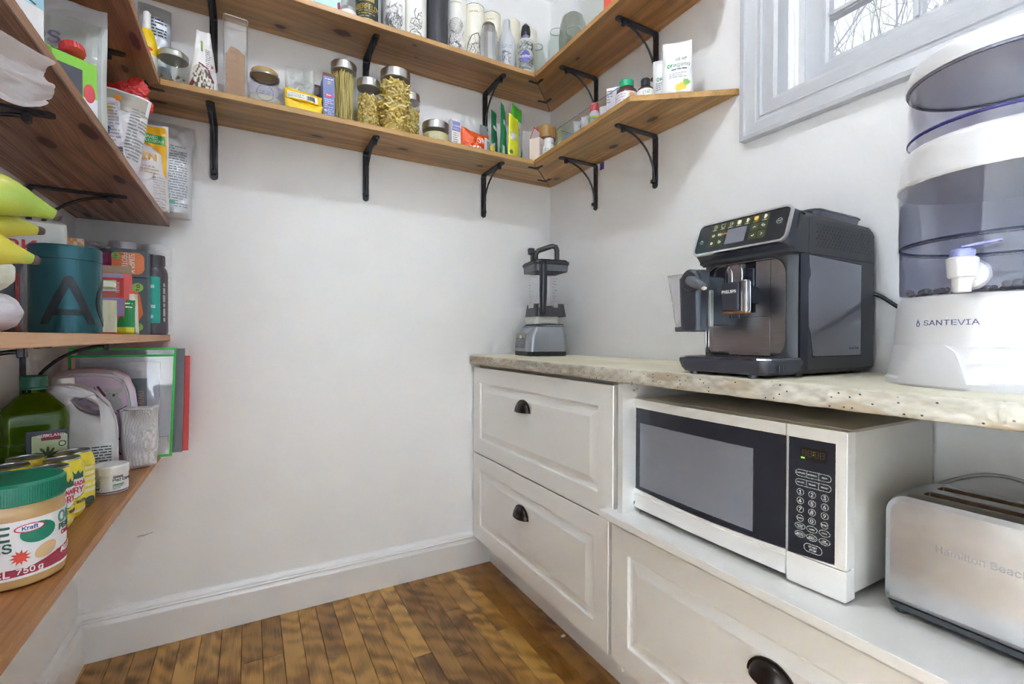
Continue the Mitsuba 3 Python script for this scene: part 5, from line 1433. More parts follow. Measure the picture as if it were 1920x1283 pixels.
preserve_jar(1.098, 1.752, .034, .155, 'empty clear jar right of the gin bottle, lower of the open jars')
preserve_jar(1.142, 1.672, .036, .190, 'empty clear jar with threaded neck in front of the grey dome')
preserve_jar(1.165, 1.575, .044, .145, 'empty wide clear jar at the front of the right upper shelf')
t = Th('grey_vase', 'round topped grey green vase among the empty jars', 'vase', (1.214, 1.652, ZUB))
t.add(None, lathe([(0, 0), (.045, 0), (.054, .03), (.058, .10), (.060, .17), (.054, .225), (.044, .258), (.03, .27), (0, .274)], 44), mat('vase_grey', '#84887c', .3), 40)
t = Th('clear_vase', 'tall clear glass vase at the right of the upper shelf', 'vase', (1.195, 1.495, ZUB))
glass_jar(t, [(0, .003), (.040, .003), (.046, .06), (.044, .2), (.034, .30), (.036, .36)], GLASS)
t = Th('red_packet', 'red item just visible above the upper right shelf', 'packet', (1.11, 1.275, ZUB), -60)
m, fm = pouch(.07, .14, .03, 93, .003)
t.add('bag', m, C('#d8503a', .4), True)

# ------------------------------------------------------------------ left wall, shelf with the protein bag
t = Th('milk_carton', 'white and light blue carton at the near end of the protein bag shelf', 'carton', (-.338, 1.075, Z3B), facing(-.338, 1.075))
carton(t, .070, .070, .250, WHT, [(Polygon([(-.035, .170), (.035, .150), (.035, .249), (-.035, .249)]), C('#a9d9ea', .5), 'sky_print'), (affinity.scale(Point(-.012, .215).buffer(.018), 1.2, .8), C('#d9ead2', .5), 'print'), (LineString([(-.005, .158), (.010, .166), (.025, .156)]).buffer(.0012), C('#55585c', .5), 'horse_outline')])
t = Th('pale_bag', 'large pale grey zip bag standing behind the green carton', 'bag', (-.345, 1.325, Z3B), facing(-.345, 1.325, -6))
m, fm = pouch(.150, .325, .060, 101, .006, top=.75, nv=70)
t.add('bag', m, C('#c9cdc9', .35), True)
t.add('seal', put(sbox(-.073, .288, .073, .323), fm, sub=.008), C('#d3d3d8', .35), 30)
t.add('print', put(sbox(-.052, .246, -.034, .282), fm, sub=.006), C('#46404c', .5), False)
t.add('lettering', put(tx('OS', .026, -.022, .222, True), fm, sub=.006), C('#9187a8', .5), False)
t.add('edge_seam', put(sbox(.060, .01, .066, .288), fm, sub=.006), C('#b4b8b6', .4), False)
t = Th('green_carton', 'bright green drink carton with a slanted top and red screw cap', 'carton', (-.292, 1.150, Z3B), facing(-.292, 1.15, 22))
b = trimesh.convex.convex_hull(np.array([(x, y, z) for x in (-.032, .032) for y, z in ((-.032, 0), (.032, 0), (-.032, .118), (.032, .150))]))
t.add('carton', b, C('#86cf3a', .4), False)
F = pl((0, -.032, 0))
t.add('dark_panel', put(sbox(-.032, .010, .010, .100), F), C('#4a4a52', .4), False)
t.add('white_panel', put(Polygon([(-.032, .0), (.032, .0), (.032, .055), (.0, .05), (-.032, .03)]), F, lift=.0004), C('#e8e8ee', .4), False)
t.add('red_oval', put(affinity.scale(Point(.020, .062).buffer(.014), .6, 1.2), F, lift=.0007), C('#d8404a', .5), False)
G = pl((0, -.032, .118), (1, 0, 0), (0, .894, .447))
t.add('seal_print', put(affinity.scale(Point(-.008, .030).buffer(.014), 1, .9), G), WHT, False)
t.add('seal_edge', put(Point(-.008, .030).buffer(.015).difference(Point(-.008, .030).buffer(.0135)), G, lift=.0003), C('#30363a', .5), False)
capm = lathe([(0, 0), (.017, 0), (.018, .002), (.018, .013), (.0165, .015), (0, .015)], 40)
t.add('cap', moved(capm, .012, .004, .140, rx=-26), C('#d93a3c', .35))
t.add('cap_rib', cat([moved(moved(box(.0176, .0188, -.0006, .0006, .001, .013), rz=18 * k), .012, .004, .140, rx=-26) for k in range(20)]), C('#c02e32', .4), False, kind='stuff')
t = Th('red_bag', 'bright red knotted plastic bag at the back of the protein bag shelf', 'bag', (-.328, 1.605, Z3B), facing(-.328, 1.605))
t.add('bag', lump(.11, .06, .285, 8, .10, 2.2, 5), C('#d92a26', .3), True)
t.add('knot', moved(lump(.04, .03, .035, 9, .3), .035, 0, .262), C('#e03030', .3), True)
t.add('bag_ear', moved(lump(.045, .012, .05, 11, .35), .052, -.005, .268, ry=25), C('#e23532', .3), True)
t.add('bag_ear', moved(lump(.05, .012, .035, 12, .35), .060, 0, .245, ry=70), C('#d92a26', .3), True)
t.add('bag_ear', moved(lump(.06, .012, .04, 13, .35), -.045, 0, .262, ry=-30), C('#d92a26', .3), True)
t = Th('flour_bag', 'crumpled white food bag with printed labels in front of the red bag', 'bag', (-.306, 1.505, Z3B), facing(-.306, 1.505, -4), tilt=9)
m, fm = pouch(.112, .232, .056, 111, .008, top=.5, taper=.10, nv=64)
t.add('bag', m, mat('flour_bag', proc(lambda p, n, uv: mix(S('#dcd8dc'), S('#f0eef2'), smoothstep(1.50, 1.60, p.z * 1.0))), .45), True)
t.add('clear_top', put(sbox(-.045, .18, .045, .226), fm, sub=.008), C('#bdb3a6', .3), 30)
t.add('label', put(affinity.rotate(rrect(-.020, .012, .045, .205, .005), 14, origin=(0, .12)), fm, sub=.006, lift=.0006), C('#eeeaf2', .5), False)
t.add('print', put(affinity.rotate(greek(.022, 12, .008, -.015, .19, 5), 14, origin=(0, .12)), fm, sub=.006, lift=.001), C('#b7b2bd', .5), False)
t.add('barcode', put(affinity.rotate(unary_union([sbox(-.013, .055 + .0022 * j, .008, .0562 + .0022 * j + .0005 * (j % 3)) for j in range(14)]), 14, origin=(0, .12)), fm, sub=.006, lift=.001), DARK_P, False)
t.add('print', put(greek(.035, 16, .0085, .018, .195, 6), fm, sub=.006, lift=.0006), GREY_P, False)
t.add('yellow_stripe', put(unary_union([LineString([(-.055, .21), (-.018, .165)]).buffer(.004), LineString([(-.05, .165), (-.02, .178)]).buffer(.0035)]), fm, sub=.006, lift=.0008), C('#f0de6a', .5), False)
t.add('orange_dot', put(Point(-.012, .208).buffer(.0085), fm, sub=.006, lift=.0008), C('#f09a3a', .5), False)
t.add('blue_print', put(Polygon([(-.046, .09), (-.030, .135), (-.012, .125), (-.016, .09), (-.03, .07)]), fm, sub=.006, lift=.0008), C('#4a4a8c', .5), False)
t = Th('protein_bag', 'white and yellow organic protein bag with a green band on the left shelf', 'bag', (-.290, 1.785, Z3B), facing(-.290, 1.785, -4))
m, fm = pouch(.145, .262, .060, 121, .006, top=.6, nv=60)
t.add('bag', m, C('#eceaea', .38), True)
t.add('yellow_print', put(Polygon([(-.071, .255), (.062, .255), (.067, .248), (.068, .10), (.060, .115), (.054, .17), (.030, .19), (-.02, .205), (-.071, .20)]), fm, sub=.006), C('#f3b81c', .45), False)
t.add('green_band', put(Polygon([(-.012, .232), (.064, .228), (.064, .200), (-.004, .202), (-.012, .208)]), fm, sub=.006, lift=.0004), C('#3fa352', .45), False)
t.add('lettering', put(tx('ORGANIC', .0085, -.004, .2175, True, 'l', sx=.9), fm, sub=.005, lift=.0008), C('#dfeedd', .5), False)
t.add('lettering', put(tx('BIOLOGIQUE', .0085, -.004, .2055, True, 'l', sx=.9), fm, sub=.005, lift=.0008), C('#dfeedd', .5), False)
t.add('lettering', put(tx('fermented', .0075, .004, .188, False, 'r', sx=.9), fm, sub=.005, lift=.0008), DARK_P, False)
t.add('lettering', put(tx('PROTEIN', .019, .044, .148, True, 'r', sx=1.25), fm, sub=.005, lift=.0008), C('#eeb84a', .5), False)
t.add('print', put(greek(.06, 3, .009, -.01, .13, 6), fm, sub=.005, lift=.0006), C('#cdb9a4', .5), False)
t.add('print', put(greek(.03, 12, .008, .035, .10, 7), fm, sub=.005, lift=.0006), C('#c9c5c5', .5), False)
t.add('green_print', put(Polygon([(-.02, .075), (-.002, .06), (.012, .03), (.0, .045)]), fm, sub=.005, lift=.0006), C('#4fa07a', .5), False)
t = Th('silver_pouch', 'silver grey foil pouch with rows of fine print at the end of the left shelf', 'pouch', (-.245, 1.872, Z3B), facing(-.245, 1.872, -2))
m, fm = pouch(.155, .305, .05, 131, .005, top=.7, taper=-.12, nv=60)
t.add('bag', m, C('#cdd0d6', .32, .25), True)
t.add('print', put(greek(.060, 24, .0085, .006, .235, 9), fm, sub=.006), C('#8f949c', .5), False)
t.add('label', put(rrect(.004, .034, .042, .054, .005), fm, sub=.006), C('#6fb79a', .5), False)
t.add('barcode', put(unary_union([sbox(.008 + .0022 * j, .012, .0092 + .0022 * j, .034) for j in range(10)]), fm, sub=.006), GREY_P, False)

# ---- shelf with the canister
BAN = mat('banana', proc(lambda p, n, uv: mix(mix(S('#cbbd2a'), S('#dacd46'), fbm(p.x * 30, p.y * 30, p.z * 30)), S('#a2bf46'), smoothstep(.45, .75, fbm(p.x * 12, p.y * 12, p.z * 25) + .3 * smoothstep(-.235, -.20, p.x)))), .4)
bn = Th('bananas', 'bunch of yellow green bananas with brown tips at the left edge above the canister shelf', 'bananas')


def banana(p0, p1, sag, r):
    p0, p1 = np.array(p0), np.array(p1)
    n = 18
    pts = [p0 + (p1 - p0) * k / n + np.array([0, 0, sag]) * math.sin(math.pi * k / n) for k in range(n + 1)]
    rad = [r * min(1, .45 + 3.2 * k / n) * (1 if k < n - 4 else [.90, .74, .55, .40, .27][k - n + 4]) for k in range(n + 1)]
    m = tube(pts, rad, 10)
    k = bn.add('fruit', m, BAN, True)
    d = (pts[-1] - pts[-2]) / np.linalg.norm(pts[-1] - pts[-2])
    bn.add('tip', tube([pts[-1] - d * .001, pts[-1] + d * .003, pts[-1] + d * .006], [r * .28, r * .26, r * .20], 10), C('#4a3a34', .7), True, under=k)


banana((-.345, .665, 1.150), (-.203, .756, 1.160), .018, .0235)
banana((-.348, .690, 1.118), (-.224, .776, 1.143), .010, .0195)
banana((-.335, .640, 1.090), (-.2145, .728, 1.102), .014, .0215)
bn.add('stem', tube([(-.340, .665, 1.155), (-.352, .672, 1.12), (-.338, .645, 1.085)], .014, 10), C('#8a8a3a', .6), True)
t = Th('garlic_net', 'pale net of round bulbs at the left edge of the canister shelf', 'net bag', (-.268, .785, Z4B))
t.add('bulb', moved(lump(.055, .055, .048, 3, .06), 0, 0, 0), C('#c9c2cc', .4), True)
t.add('bulb', moved(lump(.055, .055, .05, 4, .06), -.01, .01, .047), C('#e2e6d0', .4), True)
t = Th('veg_bag', 'dark plastic bag printed with purple, orange and green beside the canister', 'bag', (-.360, .985, Z4B), facing(-.36, .985))
m, fm = pouch(.115, .105, .06, 141, .006, top=.4)
t.add('bag', m, C('#23272b', .25), True)
t.add('purple_print', put(Polygon([(-.03, .018), (.024, .018), (.026, .048), (-.03, .05)]), fm, sub=.006), C('#a87ac8', .45), False)
t.add('white_print', put(unary_union([Polygon([(-.04, .048), (.027, .046), (.027, .056), (-.04, .062)]), sbox(.0, .008, .012, .028)]), fm, sub=.006, lift=.0004), C('#e4e2ea', .45), False)
t.add('orange_print', put(Polygon([(-.02, .09), (.0, .098), (.028, .070), (.026, .058), (.012, .062)]), fm, sub=.006), C('#dd8a52', .45), False)
t.add('green_print', put(Polygon([(-.01, .004), (.03, .004), (.02, .018)]), fm, sub=.006, lift=.0004), C('#1f7a3c', .45), False)
t.add('edge_print', put(sbox(.048, .004, .053, .09), fm, sub=.006), C('#6a1a18', .45), False)
t = Th('white_carton', 'white food carton with red lettering behind the bananas', 'carton', (-.395, 1.300, Z4B), facing(-.395, 1.30, -4))
carton(t, .125, .055, .226, C('#ecece4', .5), [(tx('RK', .024, .020, .160, True, 'r', sx=1.1), C('#d8404a', .5), 'lettering')], c=.004)
t = Th('cracker_box', 'small orange patterned box behind the white carton', 'box', (-.405, 1.600, Z4B), facing(-.405, 1.60))
carton(t, .060, .04, .245, mat('cracker_print', proc(lambda p, n, uv: mix(S('#d99a5a'), S('#f0e2cc'), smoothstep(.4, .6, noise(p.x * 150, p.y * 150, p.z * 150)))), .5))
ca = Th('canister', 'dark green metal canister with a large letter A', 'canister', (-.312, 1.222, Z4B), facing(-.312, 1.222))
TEAL = mat('canister_teal', '#27555a', .30, .5)
ca.add('body', lathe([(0, 0), (.0515, 0), (.053, .0015), (.053, .1395), (0, .1395)], 64), TEAL, 40)
ca.add('seam', cyl(.0522, .1394, .1412, 48), BLACK)
ca.add('lid', lathe([(0, .141), (.0535, .141), (.0535, .163), (.052, .1665), (0, .1668)], 64), TEAL, 40)
A_ = unary_union([LineString([(-.036, .004), (0, .092)]).buffer(.0062, cap_style='flat'), LineString([(.036, .004), (0, .092)]).buffer(.0062, cap_style='flat'), Point(0, .0895).buffer(.0068), LineString([(-.026, .028), (.026, .028)]).buffer(.0055, cap_style='flat')]).intersection(sbox(-.06, .006, .06, .2))
wrap(ca, A_, .0531, .012, C('#15191a', .35), 'letter_print', -86, sub=.005)
wrap(ca, affinity.scale(ring(0, .05, .046, .048, .010), 1, 1), .0531, .012, C('#15191a', .35), 'letter_print', 12, sub=.005)
t = Th('spread_jar', 'small glass jar of pale spread peeking out behind the canister', 'jar', (-.276, 1.300, Z4B))
glass_jar(t, [(0, .002), (.024, .002), (.026, .006), (.026, .075), (.022, .085), (.022, .10)], GLASS)
t.add('spread', lathe([(0, .004), (.0245, .004), (.0245, .072), (0, .072)], 36), C('#d9cfae', .6))
t.add('lid', cyl(.0235, .098, .112, 32, .002), C('#d6d8ba', .4))
t = Th('red_box', 'red and lilac snack box with an open top right of the canister', 'box', (-.302, 1.500, Z4B), facing(-.302, 1.5, -22))
carton(t, .075, .045, .150, C('#dc4a44', .5), [(sbox(-.037, .045, .037, .090), C('#b79fd8', .5), 'lilac_band'), (sbox(-.01, .105, .022, .132), C('#e9e4e0', .5), 'photo_print'), (sbox(-.037, .138, .037, .149), C('#c9bfe0', .5), 'top_band'), (tx('mini', .010, .028, .115, True, rot=90), WHT, 'lettering')])
t.add('flap', moved(rb(-.036, .036, -.0004, .0004, 0, .024, .0003), 0, .020, .150, rx=-12), C('#b7a488', .6))
t = Th('magenta_box', 'dark box with a magenta panel behind the canister', 'box', (-.396, 1.775, Z4B), facing(-.396, 1.775, -5))
carton(t, .11, .05, .240, C('#4a3a44', .5), [(Polygon([(-.03, .15), (.054, .15), (.054, .236), (.0, .236)]), mat('magenta_print', proc(lambda p, n, uv: mix(S('#b92f7c'), S('#e06aa8'), noise(p.x * 90, p.y * 90, p.z * 120))), .5), 'panel')])
DGREY, ORNG, LIME = C('#5d6a6e', .5), C('#ee8550', .5), C('#9ecb62', .5)
t = Th('bar_box', 'grey protein bar box with an orange panel, upper of the two stacked', 'box', (-.300, 1.740, Z4B + .1635), facing(-.300, 1.74, -8))
carton(t, .080, .09, .0795, DGREY, [(rrect(-.039, .034, .008, .070, .018), ORNG, 'panel'), (tx('SIMPLY', .0125, -.001, .039, True, rot=-90, sx=.85), WHT, 'lettering'), (tx('PROTEIN', .0115, -.016, .039, True, rot=-90, sx=.85), WHT, 'lettering'), (Point(-.030, .058).buffer(.010), LIME, 'seal'), (tx('13 g', .0055, -.032, .058, True, rot=-90), DARK_P, 'seal_lettering')])
t = Th('bar_box', 'grey protein bar box with a curved orange panel, lower of the two stacked', 'box', (-.300, 1.742, Z4B), facing(-.300, 1.742, -8))
carton(t, .082, .09, .163, DGREY, [(Polygon([(-.040, .155), (-.005, .158), (.020, .11), (.026, .06), (.012, .03), (-.040, .03)]).buffer(.004), ORNG, 'panel'), (tx('CRUNCH', .011, -.008, .075, True, rot=-90, sx=.85), WHT, 'lettering'), (tx('CRISPY', .009, -.024, .10, True, rot=-90, sx=.85), WHT, 'lettering'), (Point(.018, .135).buffer(.013), LIME, 'seal'), (tx('13 g', .0065, .016, .135, True, rot=-90), DARK_P, 'seal_lettering'), (Point(.018, .022).buffer(.012), LIME, 'seal'), (tx('2 g', .0065, .016, .022, True, rot=-90), DARK_P, 'seal_lettering')])
t = Th('seasoning_sachet', 'small green and yellow sachet in front of the lower grey box', 'sachet', (-.270, 1.478, Z4B), facing(-.27, 1.478, -15))
m, fm = pouch(.042, .085, .016, 151, .002, nu=24, nv=24)
t.add('bag', m, C('#1f8a44', .4), True)
t.add('foot_print', put(sbox(-.02, 0, .02, .018), fm, sub=.006), C('#d6d832', .4), False)
t.add('lettering', put(greek(.03, 2, .009, -.014, .078, 4), fm, sub=.006), WHT, False)
t = Th('white_sachet', 'folded plain white sachet standing beside the green one', 'sachet', (-.257, 1.500, Z4B), facing(-.257, 1.5, 10))
m, fm = pouch(.024, .102, .012, 152, .003, nu=20, nv=30, taper=.3)
t.add('bag', m, C('#e6e2d6', .5), True)
t = Th('vitamin_tub', 'dark plum bottle with a teal label at the end of the canister shelf', 'bottle', (-.257, 1.790, Z4B), facing(-.257, 1.79))
t.add('body', lathe([(0, 0), (.032, 0), (.0355, .006), (.0355, .185), (.032, .200), (.027, .206), (.027, .214), (0, .214)], 44), C('#4a4046', .3))
t.add('cap', lathe([(0, .212), (.029, .212), (.029, .238), (.027, .242), (0, .242)], 44), C('#3c3438', .35))
label_wrap(t, .0357, .035, .175, .060, C('#1fa793', .45), a0=-112)
for k in range(4):
    wrap(t, greek(.02, 1, .02, -.01, 0, 20 + k, .5), .0357, .06 + .03 * k, C('#b9e4dc', .5), 'label_print', -100, lift=.0008)
wrap(t, moved(cat(put(greek(.12, 1, .012, 0, 0, 7, .6), pl((0, 0, 0), (1, 0, 0), (0, 1, 0)), depth=.0003)), rz=90), .0357, .04, C('#b9b4ba', .5), 'print', -52)
t = Th('white_bottle', 'white bottle with a ribbed lid behind the grey bar boxes', 'bottle', (-.345, 1.868, Z4B))
t.add('body', cyl(.034, 0, .255, 36, .004), WHITEP)
t.add('cap', lathe([(0, .254), (.035, .254), (.035, .284), (.033, .287), (0, .287)], 36), C('#e4e4ee', .35))
t = Th('paper_roll', 'white paper roll standing in the corner behind the plum bottle', 'roll', (-.262, 1.878, Z4B))
t.add(None, cut(cyl(.040, 0, .285, 44, .002), cyl(.016, .05, .30, 24)), mat('paper_roll', proc(lambda p, n, uv: mix([.74, .74, .76], [.86, .86, .88], noise(p.x * 60, p.y * 60, p.z * 400))), .8), 40)
t = Th('foil_scrap', 'crumpled clear wrapper on top of the magenta box', 'wrapper', (-.405, 1.785, Z4B + .241))
t.add(None, lump(.09, .045, .026, 21, .4), C('#c9ccd2', .25, .3), True)
t = Th('produce_bag', 'clear crumpled produce bag sticking up in front of the bananas', 'bag', (0, 0, 0))
U, V = np.meshgrid(np.linspace(0, 1, 40), np.linspace(0, 1, 30))
q = np.stack([-.345 + .142 * U + .02 * V * (1 - U), .640 + .105 * U, 1.368 - .032 * U - V * (.130 - .085 * U + .014 * np.sin(9 * U))], -1)
q[..., 0] += .022 * (meshkit.fbm(np.stack([U * 5, V * 5, U * 0 + 2], -1), 3, 4) - .5)
q[..., 1] += .030 * (meshkit.fbm(np.stack([U * 6, V * 4, U * 0 + 7], -1), 3, 5) - .5)
f = [(j * 40 + i, j * 40 + i + 1, (j + 1) * 40 + i + 1, (j + 1) * 40 + i) for j in range(29) for i in range(39)]
t.add('flap', trimesh.Trimesh(q.reshape(-1, 3), [x for a, b, c, d in f for x in ((a, b, c), (a, c, d))], process=False), FILM, True)
q2 = lump(.10, .07, .33, 31, .10, 2.0, 4)
t.add('bag', moved(q2, -.395, .60, Z4B), FILM, True)

# ---- lowest shelf
PBJ = Th('peanut_butter_jar', 'peanut butter jar with green lid and white label in front on the lowest shelf', 'jar', (-.306, .970, Z5B), facing(-.306, .970, 15))
r = .0545
PB = mat('peanut_butter', proc(lambda p, n, uv: mix(S('#b98a4c'), S('#cfa366'), fbm(p.x * 40, p.y * 40, p.z * 60))), .25)
PBJ.add('jar', lathe([(0, 0), (.047, 0), (.053, .004), (r, .012), (r, .104), (.053, .112), (.051, .117), (.051, .122), (0, .122)], 64), PB, 40)
PBJ.add('lid', lathe([(0, .119), (.0545, .119), (.055, .121), (.055, .146), (.052, .150), (.046, .1505), (.045, .149), (0, .149)], 64), C('#0f7a5c', .3))
PBJ.add('lid_rib', cat([moved(box(.0549, .0556, -.0005, .0005, .122, .145), rz=3 * k) for k in range(120)]), C('#0c6c50', .35), False, kind='stuff')
label_wrap(PBJ, r, .016, .098, .30, C('#f0eff2', .35), rc=.002)
RED5, DKG = C('#9c2a3e', .4), C('#1d4a3c', .4)
wrap(PBJ, Polygon([(-.15, .020), (.15, .020), (.15, .045), (.07, .045), (.035, .040), (.0, .030), (-.03, .031), (-.15, .036)]), r, 0, RED5, 'red_band', lift=.0007)
wrap(PBJ, tx('TASTE', .020, -.020, .072, True, 'r'), r, 0, DKG, a0=-90, lift=.0008)
wrap(PBJ, tx('HIDES', .0125, -.018, .056, True, 'r'), r, 0, DKG, lift=.0008)
wrap(PBJ, tx('CROQUANT', .0075, -.033, .044, True, 'r'), r, 0, RED5, lift=.0009)
wrap(PBJ, tx('NATUREL', .0105, -.020, .0215, True, 'r'), r, 0, WHT, lift=.0010)
wrap(PBJ, tx('750 g', .0075, -.014, .0225, True, 'l'), r, 0, WHT, lift=.0010)
wrap(PBJ, affinity.scale(Point(.010, .077).buffer(.017), 1.2, .85), r, 0, C('#0f7a5c', .4), 'green_oval', lift=.0008)
wrap(PBJ, affinity.scale(Point(.000, .086).buffer(.011), 1.5, .55), r, 0, C('#c2304a', .4), 'logo_edge', lift=.0010)
wrap(PBJ, affinity.scale(Point(.000, .086).buffer(.0097), 1.5, .5), r, 0, WHT, 'logo', lift=.0012)
wrap(PBJ, tx('Kraft', .0055, .0, .0837, True), r, 0, C('#3a4a9a', .4), 'logo_lettering', lift=.0014)
wrap(PBJ, affinity.rotate(affinity.scale(Point(.018, .048).buffer(.013), 1.1, .75), 25), r, 0, C('#e2bb86', .4), 'peanut_print', lift=.0010)
wrap(PBJ, Polygon([(math.cos(a) * (.011 if k % 2 else .006) - .010, math.sin(a) * (.011 if k % 2 else .006) + .046) for k, a in enumerate(np.linspace(0, 2 * math.pi, 23)[:-1])]), r, 0, C('#d84030', .4), 'leaf_print', lift=.0010)
wrap(PBJ, tx('ONLY', .016, .036, .079, True, 'l'), r, 0, C('#4a8478', .4), lift=.0008)
wrap(PBJ, tx('PEANUTS', .0085, .037, .068, True, 'l'), r, 0, DKG, lift=.0008)
wrap(PBJ, tx('CRUNCHY', .006, .042, .059, True, 'l'), r, 0, RED5, lift=.0008)
wrap(PBJ, tx('ALL NATURAL', .0075, .040, .033, True, 'l'), r, 0, WHT, lift=.0010)
can = None
YEL = mat('can_yellow', '#f2dc2e', .26, .12)
ALU = C('#b7bab8', .22, 1.0)


def make_can(x, y, label, turn):
    t = Th('soda_can', label, 'can', (x, y, Z5B), facing(x, y, turn), 'yellow tonic water cans')
    t.add('body', lathe([(0, .004), (.018, .004), (.022, 0), (.026, .001), (.0325, .010), (.033, .014), (.033, .096), (.0315, .104), (.027, .1145), (.0265, .116), (0, .116)], 48), YEL, 40)
    t.add('rim', lathe([(.0262, .1155), (.0275, .116), (.0275, .1185), (.0262, .1195), (.0250, .1185), (.0245, .1155)], 48), ALU, 40)
    t.add('top', lathe([(0, .1165), (.0245, .1165), (.0250, .1172), (0, .1172)][:2] + [(.0245, .1168), (0, .1168)], 48), C('#a3a5a2', .3, 1.0), 40)
    tab = affinity.scale(Point(.006, 0).buffer(.0085), 1.1, .75).difference(affinity.scale(Point(.009, 0).buffer(.0035), 1, 1))
    t.add('tab', prism(tab, .1174, .1184), ALU, False)
    t.add('opening_score', prism(affinity.scale(Point(-.010, 0).buffer(.0085), 1, .9).difference(affinity.scale(Point(-.010, 0).buffer(.0076), 1, .9)), .1168, .1172), C('#5a5c5a', .4, .8), False)
    sh = Polygon([(-.017, .052), (-.013, .047), (0, .041), (.013, .047), (.017, .052), (.017, .079), (-.017, .079)])
    wrap(t, sh.buffer(.0012), .033, 0, C('#2c4a30', .5), 'shield_edge')
    wrap(t, sh, .033, 0, WHT, 'shield', lift=.0009)
    wrap(t, Polygon([(-.016, .081), (.016, .081), (.017, .092), (.009, .087), (.005, .095), (0, .088), (-.005, .095), (-.009, .087), (-.017, .092)]), .033, 0, C('#1f5a4a', .5), 'crown')
    wrap(t, tx('CANADA', .0085, 0, .066, True, sx=.8), .033, 0, C('#c2304a', .5), lift=.0013)
    wrap(t, tx('DRY', .0115, 0, .0515, True), .033, 0, C('#c2304a', .5), lift=.0013)
    wrap(t, tx('TONIC WATER', .006, 0, .030, False, sx=.8), .033, 0, C('#5a3a5a', .5), lift=.0009)
    for k, w in enumerate(('LESS', 'LSSE', 'ENTS')[:0]):
        pass
    wrap(t, greek(.030, 5, .012, .038, .088, 3, .6), .033, 0, C('#f3efb0', .5), 'print', lift=.0009)
    wrap(t, affinity.scale(Point(.050, .014).buffer(.010), 1.2, .9), .033, 0, C('#3a4a40', .5), 'lime_print', lift=.0009)
    wrap(t, affinity.rotate(sbox(-.024, .013, .024, .018), 8), .033, 0, C('#f2e9c0', .5), 'swoosh', lift=.0009)
    return t


CANS = [(-.3255, 1.316, 'beside the white tub, farthest back in the front row', -40), (-.3255, 1.245, 'with its shield facing out, middle of the front row', 34), (-.3255, 1.174, 'nearest the peanut butter jar in the front row', 50),
        (-.393, 1.290, 'in the wall row in front of the oil bottle, farthest back', 20), (-.393, 1.221, 'in the middle of the row nearest the wall', 60), (-.393, 1.150, 'in the wall row at the left edge of the photo', 10)]
for x, y, lab, turn in CANS:
    make_can(x, y, 'yellow tonic water can ' + lab, turn)
t = Th('white_tub', 'small white plastic tub with a screw lid on the edge of the lowest shelf', 'tub', (-.284, 1.404, Z5B), facing(-.284, 1.404))
t.add('body', lathe([(0, 0), (.030, 0), (.033, .003), (.033, .044), (0, .044)], 48), WHITEP)
t.add('lid', lathe([(0, .0435), (.0342, .0435), (.0345, .045), (.0345, .061), (.032, .064), (0, .0645)], 48), WHITEP)
wrap(t, sbox(-.05, 0, .05, .0025), .0331, .005, C('#5a5a78', .5), 'stripe')
wrap(t, tx('Pet Dental', .0075, .004, .0285, False, 'l'), .0331, 0, DARK_P)
wrap(t, sbox(.005, .037, .024, .0415), .0331, 0, C('#77778a', .5), 'panel')
wrap(t, sbox(.004, .0195, .026, .0235), .0331, 0, C('#6fb08e', .5), 'panel')
wrap(t, greek(.022, 2, .004, .004, .018, 2), .0331, 0, GREY_P, 'print')
wrap(t, greek(.016, 6, .004, -.034, .038, 3), .0331, 0, GREY_P, 'print')
dog = unary_union([sbox(-.003, .002, .003, .005), sbox(-.003, 0, -.0018, .003), sbox(.0018, 0, .003, .003), Polygon([(.002, .004), (.0055, .0068), (.006, .005), (.003, .003)])])
wrap(t, affinity.translate(dog, -.024, .012), .0331, 0, DARK_P, 'dog_print')
# oil bottle
ob = Th('oil_bottle', 'large green plastic bottle of olive oil with a dark green cap', 'bottle', (-.408, 1.388, Z5B), facing(-.408, 1.388))
sq = lambda s, z, r: (rrect(-s, s, -s, s, r), z)
ob.add('bottle', hullstack([sq(.050, 0, .018), sq(.054, .006, .020), sq(.054, .134, .020)]), OIL, 30)
ob.add('shoulder', hullstack([sq(.054, .1385, .020), sq(.0565, .160, .022), sq(.0555, .196, .022), sq(.050, .208, .022), sq(.0165, .246, .016)]), OIL, 30)
ob.add('groove', cut(hullstack([sq(.0535, .1345, .02), sq(.0535, .138, .02)]), hullstack([sq(.0515, .120, .02), sq(.0515, .15, .02)])), C('#23380c', .2))
OILM = C('#5c6c10', .12)
ob.add('oil', hullstack([sq(.050, .004, .018), sq(.0525, .012, .018), sq(.0535, .190, .02), sq(.048, .204, .02), sq(.020, .236, .015)]), OILM, 30)
ob.add('neck', lathe([(.017, .245), (.0175, .252)], 32), OIL)
ob.add('cap', lathe([(0, .2505), (.0215, .2505), (.022, .253), (.0225, .273), (.020, .2755), (0, .276)], 40), C('#155038', .35))
ob.add('cap_ring', lathe([(.0185, .2455), (.022, .2455), (.022, .2498), (.0185, .2498)], 40), C('#0f5a4a', .35))
OF0 = pl((0, -.0568, .044))
OF = OF0
ob.add('label', put(rrect(-.012, .052, -.03, .118, .004), OF), C('#3c4048', .4), False)
ob.add('label_field', put(rrect(-.004, .050, -.028, .108, .003), OF, lift=.0005), C('#c4d2a4', .45), False)
ob.add('brand_band', put(rrect(.010, .040, .097, .112, .002), OF, lift=.0010), C('#8a2a34', .4), False)
ob.add('lettering', put(tx('KIRKLAND', .0062, .025, .104, True), OF, lift=.0016), WHT, False)
ob.add('branch_print', put(unary_union([affinity.rotate(affinity.scale(Point(.020, .074).buffer(.010), .25, 1), a, origin=(.018, .064)) for a in (-100, -60, -30, 0, 35, 70)]), OF, lift=.0010), C('#33482a', .5), False)
